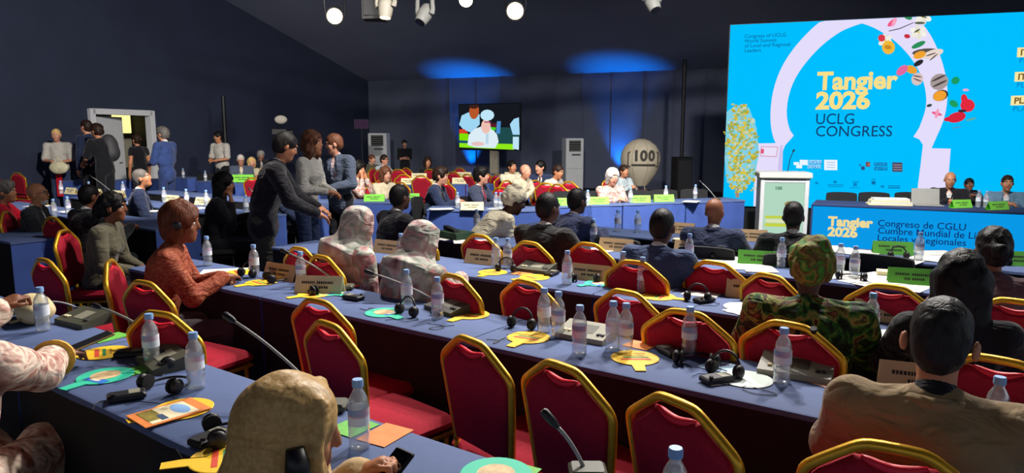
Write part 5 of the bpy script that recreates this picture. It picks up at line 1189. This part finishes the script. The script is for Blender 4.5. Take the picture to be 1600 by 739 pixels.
# woman in the beige headscarf with a phone
t, loc, S, J = person('person in a beige satin headscarf looking at a phone in the foreground', (464, 598), 1.15, 58, lean=17, hands=[(.05, .42, .90), (-.13, .43, .95)], sk='tan', top=cl('camel', '#c0a377'), kind='robe', head=(15, 10, 0), h=N, fem=True, scarf=c_scarf, headset=False, curl=(.9, 1.0), wide=.95)
def loc2w(v, loc, yaw, S): q = Matrix.Rotation(-R(yaw), 3, 'Z') @ (v * S); return loc + q
pc_ = loc2w((J['wr'][0] + J['wr'][1]) / 2 + Vector((-.03, .05, .035)), loc, 58, S)
ph = thing('smartphone', 'black smartphone held up by the woman in the beige headscarf', 'phone', pc_); ph.rotation_euler = (R(38), R(-6), -R(50)); MB().box((0, 0, 0), (.078, .16, .009), bev=.004).build('case', m_hs, ph); MB().box((0, 0, .005), (.070, .150, .0012)).build('glass', mat('phone_glass', '#050506', .1, var=0), ph)
T = J['T']; e = MB(); e.tube([T @ Vector((.112, .0, .01)), T @ Vector((.118, .01, -.03)), T @ Vector((.115, .04, -.10)), T @ Vector((.085, .03, -.17))], [.020, .028, .014, .008], 8); e.v = [tuple(Vector(p) * S) for p in e.v]; e.build('earpiece', m_hs, t, 'all')
# man in the olive jacket, back to us
person('person with short dark hair in an olive jacket, back to the camera at lower right', (1478, 459), 1.25, 32, lean=4, hands='table', sk='tan', hair=('short', 'saltpepper'), top=c_olivej, kind='suit', h=N, wide=1.12, head=(0, 4, 2), scale_head=1.12, shirt=c_black)
chair_top(1398, 707, 30, label='gold-framed red banquet chair behind the man in the olive jacket', z=.91)
person('person with long dark hair in black, seated beyond the man in the olive jacket', (1503, 391), 1.22, 30, lean=10, hands='table', sk='tan', hair=('long', 'black'), top=c_black, kind='shirt', fem=True, h=.011, wide=1.05, head=(-10, 8, 0), scale_head=1.08)
person('person in a green patterned headwrap and robe, back to the camera', (1268, 380), 1.205, 24, lean=8, hands='table', sk='dark', top=c_green, kind='robe', fem=True, h=.011, wide=1.35, wrap=c_green2, head=(-14, 4, 0))
person('person with dark gathered hair in a plum top near the right edge', (1555, 357), 1.2, 20, lean=6, hands='table', sk='brown', hair=('bun', 'black'), top=c_plum, kind='shirt', fem=True, h=.012, wide=1.05)
person('person in a rust patterned blouse wearing a headset, resting both hands on the table', (283, 319), 1.25, 72, lean=12, hands='fold', sk='brown', hair=('bob', 'auburn'), top=c_script, kind='shirt', fem=True, h=.0115, wide=1.15, headset=True, head=(6, 6, 0), legs=cl('greytrouser', '#4a4448'), seat='red')
person('person with pinned dark hair in an olive blouse facing right at the left', (175, 302), 1.21, 80, lean=10, hands='lap', sk='brown', hair=('braids', 'black'), top=c_olive, kind='shirt', fem=True, h=.0115, wide=1.2, head=(-4, 4, 0), seat='red')
person('person with shaved head, glasses and grey beard in a charcoal suit', (55, 286), 1.2, 72, lean=2, hands='lap', sk='tan', hair=('bald', 'grey'), top=c_char, kind='suit', h=.012, glasses=True, beard='white', wide=1.05, head=(4, -2, 0), seat='red')
person('person in black with close-cropped hair between the bearded man and the olive blouse', (138, 289), 1.2, 30, lean=8, hands='table', sk='brown', hair=('crop', 'black'), top=c_black, kind='suit', h=.0135, seat='red')
person('person in a navy suit and open white collar looking up to the right', (216, 265), 1.25, 68, lean=2, hands='lap', sk='tan', hair=('crop', 'grey'), top=c_navy, kind='suit', h=.013, head=(6, -14, 0), seat='black')
person('person in bright red at the left edge of the picture', (6, 284), 1.19, 78, lean=8, hands='table', sk='tan', hair=('full', 'grey'), top=c_red, kind='shirt', fem=True, h=.0135, seat='red')
person('person in black with dark hair resting chin on a hand', (350, 271), 1.26, 74, lean=10, hands='chin', sk='tan', hair=('long', 'black'), top=c_black, kind='shirt', fem=True, h=.0125, head=(6, 6, 0), seat='black')
person('person with dark hair in navy bending over the table opposite the woman in black', (428, 277), 1.14, 200, lean=24, hands='table', sk='tan', hair=('short', 'brown'), top=c_navy, kind='suit', h=.0135, head=(10, 12, 0), seat='black')
person('person in a pastel robe and headscarf leaning right beside the standing man', (566, 327), 1.19, 50, lean=14, hands='lap', sk='brown', top=c_pastel, kind='robe', fem=True, h=.011, wide=1.5, scarf=c_pastel2, roll=8, head=(8, 12, 10))
person('person in a pastel robe and headscarf bowed over the third table row', (668, 350), 1.14, 44, lean=18, hands='write', sk='brown', top=c_pastel, kind='robe', fem=True, h=.011, wide=1.5, scarf=c_pastel2, head=(10, 22, 0))
person('person with short black hair in a black jacket behind the bowed headscarf', (624, 289), 1.225, 48, lean=10, hands='fold', sk='dark', hair=('crop', 'black'), top=c_black, kind='suit', h=.0125, head=(-6, 0, 0))
person('person in a black suit seen from behind, left of the navy suit', (857, 302), 1.235, 36, lean=8, hands='table', sk='dark', hair=('crop', 'black'), top=cl('blacksuit', '#1d1e1f'), kind='suit', h=.0125, head=(14, 4, 0), wide=1.1)
person('person in a navy suit leaning over the fifth row, dark cropped hair', (903, 295), 1.195, 44, lean=14, hands='write', sk='dark', hair=('crop', 'black'), top=c_mid, kind='suit', h=.013, head=(6, 6, 0), seat='black')
person('person in a blue suit seen from behind in the middle, close-shaved head', (1036, 327), 1.205, 38, lean=8, hands='table', sk='dark', hair=('crop', 'black'), top=c_blue, kind='suit', h=.012, head=(-6, 4, 0), wide=1.1, seat='red')
person('person with a bald head in a dark suit before the far blue tables', (1117, 310), 1.175, 26, lean=6, hands='table', sk='brown', hair=('bald', 'grey'), top=c_navy, kind='suit', h=.013, head=(14, 2, 0), wide=1.1, seat='black')
person('person in a black suit seen from behind before the lectern', (1241, 316), 1.175, 18, lean=6, hands='table', sk='dark', hair=('crop', 'black'), top=c_black, kind='suit', h=.013, head=(6, 2, 0), wide=1.1, seat='black')
person('person hunched forward in a cream jacket and cap on the fifth row', (812, 296), 1.16, 70, lean=36, hands='fold', sk='dark', hair=('crop', 'black'), top=c_cream, kind='shirt', h=.0135, head=(10, 26, 0), wrap=cl('cream_cap', '#d8d0b4'), wide=1.1, seat='black')
# ---------------------------------------------------------------- far cross tables
FH = .0165
person('person in a dark navy suit facing right, left of the two suited men', (690, 262), 1.235, 100, lean=10, hands='fold', sk='pale', hair=('full', 'brown'), top=c_navy, kind='suit', h=.015, tie=c_t_blk, head=(0, 10, 0), seat='black')
person('person in a charcoal blue suit with striped tie, right of the two suited men', (752, 262), 1.235, 112, lean=6, hands='table', sk='pale', hair=('full', 'black'), top=cl('slate', '#363c50'), kind='suit', h=.015, tie=c_t_red, head=(-14, 2, 0), seat='black')
person('person with white hair and a white band in a floral blouse behind lime cards', (958, 265), 1.19, 160, lean=10, hands='fold', sk='pale', hair=('bob', 'white'), top=c_floral, kind='shirt', fem=True, h=.015, head=(10, 14, 0), seat='black', wide=1.1)
person('person with bushy curly hair in a red and white blouse behind lime cards', (560, 253), 1.26, 118, lean=8, hands='face2', sk='tan', hair=('afro', 'black'), top=c_floral, kind='shirt', fem=True, h=.015, seat='red')
person('person with brown hair in a pale blouse beside the curly-haired one', (602, 262), 1.22, 140, lean=8, hands='fold', sk='pale', hair=('bob', 'chest'), top=c_beige, kind='shirt', fem=True, h=.0155, seat='red', depth=10.6)
person('person with glasses and short dark hair behind the pale blouse', (600, 242), 1.23, 118, lean=6, hands='table', sk='pale', hair=('short', 'brown'), top=c_palegrey, kind='shirt', h=FH, glasses=True, seat='red')
person('person with dark hair partly hidden behind the glasses wearer', (581, 242), 1.235, 128, lean=6, hands='table', sk='pale', hair=('short', 'chest'), top=c_olive, kind='shirt', h=FH, seat='red', depth=17.2)
person('person with a bald head in a pale beige shirt leaning to a neighbour', (822, 257), 1.205, 128, lean=16, hands='fold', sk='pale', hair=('bald', 'white'), top=c_beige, kind='shirt', h=.0155, head=(-10, 10, 0), roll=6, seat='red', depth=11.2)
person('person in a dark suit and tie whispering to the bald one', (844, 251), 1.25, 190, lean=6, hands='fold', sk='pale', hair=('short', 'black'), top=c_navy, kind='suit', h=.0155, tie=c_t_blk, head=(40, 4, 0), seat='red', depth=11.8)
person('person in a cream shirt with dark hair behind the bald one', (800, 251), 1.215, 150, lean=6, hands='fold', sk='tan', hair=('short', 'black'), top=c_cream, kind='shirt', h=FH, seat='red', depth=12.6)
person('person in a white shirt with receding hair writing, right of the dark suit', (874, 258), 1.19, 128, lean=18, hands='write', sk='tan', hair=('crop', 'brown'), top=c_white, kind='shirt', h=.0155, head=(0, 16, 0), seat='red')
person('person half hidden behind the white-haired one, in pale blue by the balloon', (975, 258), 1.18, 150, lean=10, hands='fold', sk='tan', hair=('short', 'brown'), top=c_palegrey, kind='shirt', h=FH, seat='red', depth=12.2)
# ---------------------------------------------------------------- left rear
person('person with grey hair and glasses in a grey-blue jacket behind a lime card', (376, 242), 1.25, 160, lean=12, hands='fold', sk='pale', hair=('crop', 'white'), top=c_greyblue, kind='suit', h=FH, glasses=True, head=(-10, 16, 0), shirt=c_cream, seat='red')
person('person with white hair in dark clothes right of the grey-blue jacket', (408, 236), 1.26, 140, lean=10, hands='fold', sk='pale', hair=('full', 'white'), top=c_char, kind='suit', h=FH, head=(-4, 12, 0), seat='red')
person('person with fair hair in beige between two older men', (393, 247), 1.22, 140, lean=10, hands='fold', sk='pale', hair=('bob', 'blond'), top=c_beige, kind='shirt', fem=True, h=FH, seat='red', depth=15.6)
person('person with brown hair holding hands to the face, at the far left tables', (432, 249), 1.2, 150, lean=8, hands='face2', sk='tan', hair=('bob', 'chest'), top=c_char, kind='shirt', fem=True, h=FH, seat='red', depth=14.2)
person('person with long blond hair in red seen from behind at the far left tables', (413, 262), 1.2, 20, lean=8, hands='table', sk='pale', hair=('long', 'blond'), top=c_red, kind='shirt', fem=True, h=FH, seat='red', depth=12.6)
# ---------------------------------------------------------------- standing
person('person standing in a black jacket bent towards the table in the aisle', (452, 209), 1.64, 74, sit=False, lean=16, hands=[(.20, .46, 1.02), (-.12, .48, 1.04)], sk='tan', hair=('short', 'saltpepper'), top=c_black, kind='suit', legs=cl('olivetrouser', '#3f3d34'), h=.0125, depth=6.1, head=(-16, 22, 0), wide=1.28)
person('person standing with curly chestnut hair in a white shirt behind the black jacket', (487, 207), 1.66, 100, sit=False, lean=6, hands='front', sk='tan', hair=('curly', 'chest'), top=c_white, kind='shirt', h=.0135, depth=7.3, fem=True, legs=c_denim)
person('person standing in a grey-blue blazer over a pink shirt, looking down left', (519, 210), 1.665, 205, sit=False, lean=6, hands='front', sk='pale', hair=('short', 'chest'), top=c_greyblue, kind='suit', h=.0135, depth=8.4, shirt=c_pinkshirt, head=(50, 12, 0))
person('person standing in a white T-shirt by the left wall holding a pale bag', (87, 202), 1.74, 160, sit=False, lean=3, hands='front', sk='pale', hair=('short', 'blond'), top=c_white, kind='shirt', sleeve=.42, h=.015, depth=14.4, legs=c_denim)
person('person standing in black with a backpack facing left before the doorway', (150, 194), 1.76, -70, sit=False, lean=8, hands=[(.16, .34, 1.08), (-.10, .38, 1.06)], sk='tan', hair=('full', 'brown'), top=c_black, kind='shirt', sleeve=.42, h=.015, depth=13.4, head=(0, 6, 0))
person('person standing behind the backpack wearer, dark hair and dark shirt', (134, 188), 1.80, -75, sit=False, lean=2, hands='side', sk='pale', hair=('short', 'brown'), top=c_navy, kind='shirt', h=FH, depth=14.2)
person('person standing in a sleeveless black top in the doorway', (213, 210), 1.66, -65, sit=False, lean=2, hands='side', sk='tan', hair=('bun', 'brown'), top=c_black, kind='shirt', sleeve=.12, h=.015, depth=14.4, fem=True)
person('person standing in a blue suit facing left beside the doorway', (254, 199), 1.78, -75, sit=False, lean=0, hands='front', sk='pale', hair=('full', 'grey'), top=cl('brightblue', '#33477a'), kind='suit', h=.0145, depth=13.2, legs=cl('bluetrouser', '#2a3a66'))
person('person standing in a white T-shirt with a camera strap by the dark stand', (339, 206), 1.74, 200, sit=False, lean=4, hands='front', sk='tan', hair=('short', 'black'), top=c_white, kind='shirt', sleeve=.42, h=.0155, depth=16.2, legs=c_black, head=(30, 14, 0))
person('person in black perched by the back wall with arms folded', (632, 219), 1.52, 170, sit=False, lean=4, hands=[(.0, .22, 1.18), (.02, .24, 1.14)], sk='pale', hair=('short', 'black'), top=c_black, kind='shirt', sleeve=.45, h=FH, depth=20.5)
person('person in black with brown hair low by the back wall', (668, 246), 1.15, 160, lean=6, hands='lap', sk='tan', hair=('bob', 'brown'), top=c_black, kind='shirt', h=FH, depth=15.6, fem=True, seat='black')
# ---------------------------------------------------------------- head table
person('person with a shaved head in a black jacket behind the head table', (1486, 269), 1.19, 205, lean=6, hands='fold', sk='tan', hair=('bald', 'grey'), top=c_black, kind='suit', h=.015, wide=1.15, head=(0, 12, 0), seat='black', depth=9.55)
person('person with dark hair peeking out behind the shaved head', (1515, 279), 1.15, 200, lean=6, hands='fold', sk='brown', hair=('short', 'black'), top=c_char, kind='shirt', h=.0155, depth=10.5, seat='black')
person('person in a grey-blue jacket at the right end of the head table', (1575, 274), 1.18, 205, lean=6, hands='fold', sk='tan', hair=('crop', 'brown'), top=cl('steelblue', '#5f7f96'), kind='suit', h=.015, wide=1.1, seat='black', depth=9.2)
# ---------------------------------------------------------------- more chairs and things around the far tables
for u, v, dy in ((1000, 300, 10.35), (1040, 300, 10.5), (1088, 300, 10.62), (925, 300, 10.2), (885, 300, 10.15)):
    q = PD(u, v, dy); chair((q.x, q.y, 0), 185, 'black', zone='F')
for u, v in ((985, 317), (1040, 313), (1086, 311), (918, 322), (715, 326), (775, 326), (782, 327)): bottle(u, v, zone='F')
for u, v in ((1320, 300), (1372, 298), (1430, 299)):
    q = PD(u, v, 10.0); chair((q.x, q.y, 0), 195, 'black', zone='S')
for u, v, z_ in ((607, 264, 1), (648, 262, 1), (668, 274, 1), (700, 272, 1), (640, 272, 1), (722, 268, 1), (745, 272, 1), (770, 270, 1), (792, 272, 1), (612, 280, 1), (645, 284, 1), (712, 284, 1), (800, 292, 1), (865, 285, 1), (905, 283, 1), (890, 287, 1), (682, 264, 1), (730, 262, 1), (630, 264, 1)):
    q = P(u, v, .925); chair((q.x, q.y, 0), random.uniform(15, 50), 'red', zone='R')
for u, v in ((6, 271), (46, 265), (24, 276)):
    q = PD(u, v, 14.2 if u > 40 else 12.8); chair((q.x, q.y, 0), 60 if u < 40 else 20, 'red', zone='W')
for u, v in ((96, 303), (140, 305), (193, 305), (257, 316), (292, 320), (323, 322), (85, 340), (107, 335), (385, 333), (405, 337)): bottle(u, v, zone='L')
for u, v in ((286, 268), (321, 279)):
    bottle(PD(u, v, 15.3 if u < 300 else 14.2), 0, zone='W')
for u, v, yw in ((315, 290, 180), (398, 330, 70)): pass
q = PD(312, 272, 15.0); chair((q.x, q.y, 0), 190, 'black', zone='W')
for u, v, zn in ((60, 322, 'L'), (115, 330, 'L'), (230, 330, 'L'), (305, 326, 'L'), (180, 318, 'L')): paper(u, v, rg.uniform(0, 90), .21, .29, m_paper, zone=zn)
q = P(405, 330); t = paper(q, 0, 60, .2, .12, m_green, 'green folder in front of the woman resting her chin', th=.02, nm='folder')
q = P(712, 372); t = paper(q, 0, 50, .30, .2, mat('dark_green_bag', '#24402c', .7), 'dark green case on the fourth row before the man in the black jacket', th=.06, nm='case')
# backpack on the man at the doorway, pale bag, paper stacks on the head table
p_ = PD(170, 231, 13.5); t = thing('backpack', 'grey backpack on the back of the standing person in black', 'backpack', (p_.x, p_.y, 0)); zt = PD(170, 231, 13.5).z
solid('pack', [ELL((0, 0, zt), (.17, .15, .26), k=.05), ELL((.04, 0, zt - .10), (.15, .15, .16), k=.05)], .016, mat('grey_nylon', '#3a3a3c', .6, bump=.3, bscale=30), t, .003, 40); MB().tube([(-.12, -.05, zt + .2), (-.22, -.06, zt + .12), (-.2, -.05, zt - .1)], .02, 6).build('strap', m_blk, t)
p_ = PD(92, 262, 14.1); t = thing('tote_bag', 'pale cream bag held by the person in the white T-shirt', 'bag', p_); solid('bag_body', [ELL((0, 0, 0), (.19, .07, .13), k=.05)], .015, mat('pale_canvas', '#d8d2ae', .8), t, .003, 40); MB().tube([(-.08, 0, .12), (0, 0, .2), (.08, 0, .12)], .01, 6).build('handle', m_creamc, t)
p_ = PD(93, 290, 14.28); t = thing('red_sash', 'bright red cloth hanging from the table below the pale cream bag', 'cloth', p_); MB().prism(smooth_pts([(-.06, 0), (.06, .0), (.06, .012), (-.06, .012)], 0), -.22, .22).build('cloth', c_red, t)
q = P(1395, 321.5, .78); t = thing('paper_stack', 'stack of white papers on the head table', 'paper', (q.x, q.y + .1, .781), 17)
for k in range(4): MB().box((.01 * (k % 2), 0, .012 + k * .022), (.50 - .03 * k, .22, .02)).build('booklet', m_paper if k % 2 else m_creamc, t)
q = P(1458, 323, .78); t = thing('laptop', 'open laptop on the head table before the shaved-headed person', 'laptop', (q.x, q.y + .12, .781), 197); MB().box((0, 0, .008), (.32, .22, .014), bev=.004).build('base', m_grey, t); l_ = MB().box((0, 0, .10), (.32, .008, .2), bev=.003).build('lid', m_grey, t); l_.location = (0, -.11, .012); l_.rotation_euler = (R(15), 0, 0)
# ================================================================== LABELS, CLEAN-UP
for o in list(PROTO.values()) + [BOT] + list(CARD.values()) + list(FAN.values()) + HS + [REC] + list(CON.values()): remove_tree(o)
bpy.context.view_layer.update()
finish_labels()
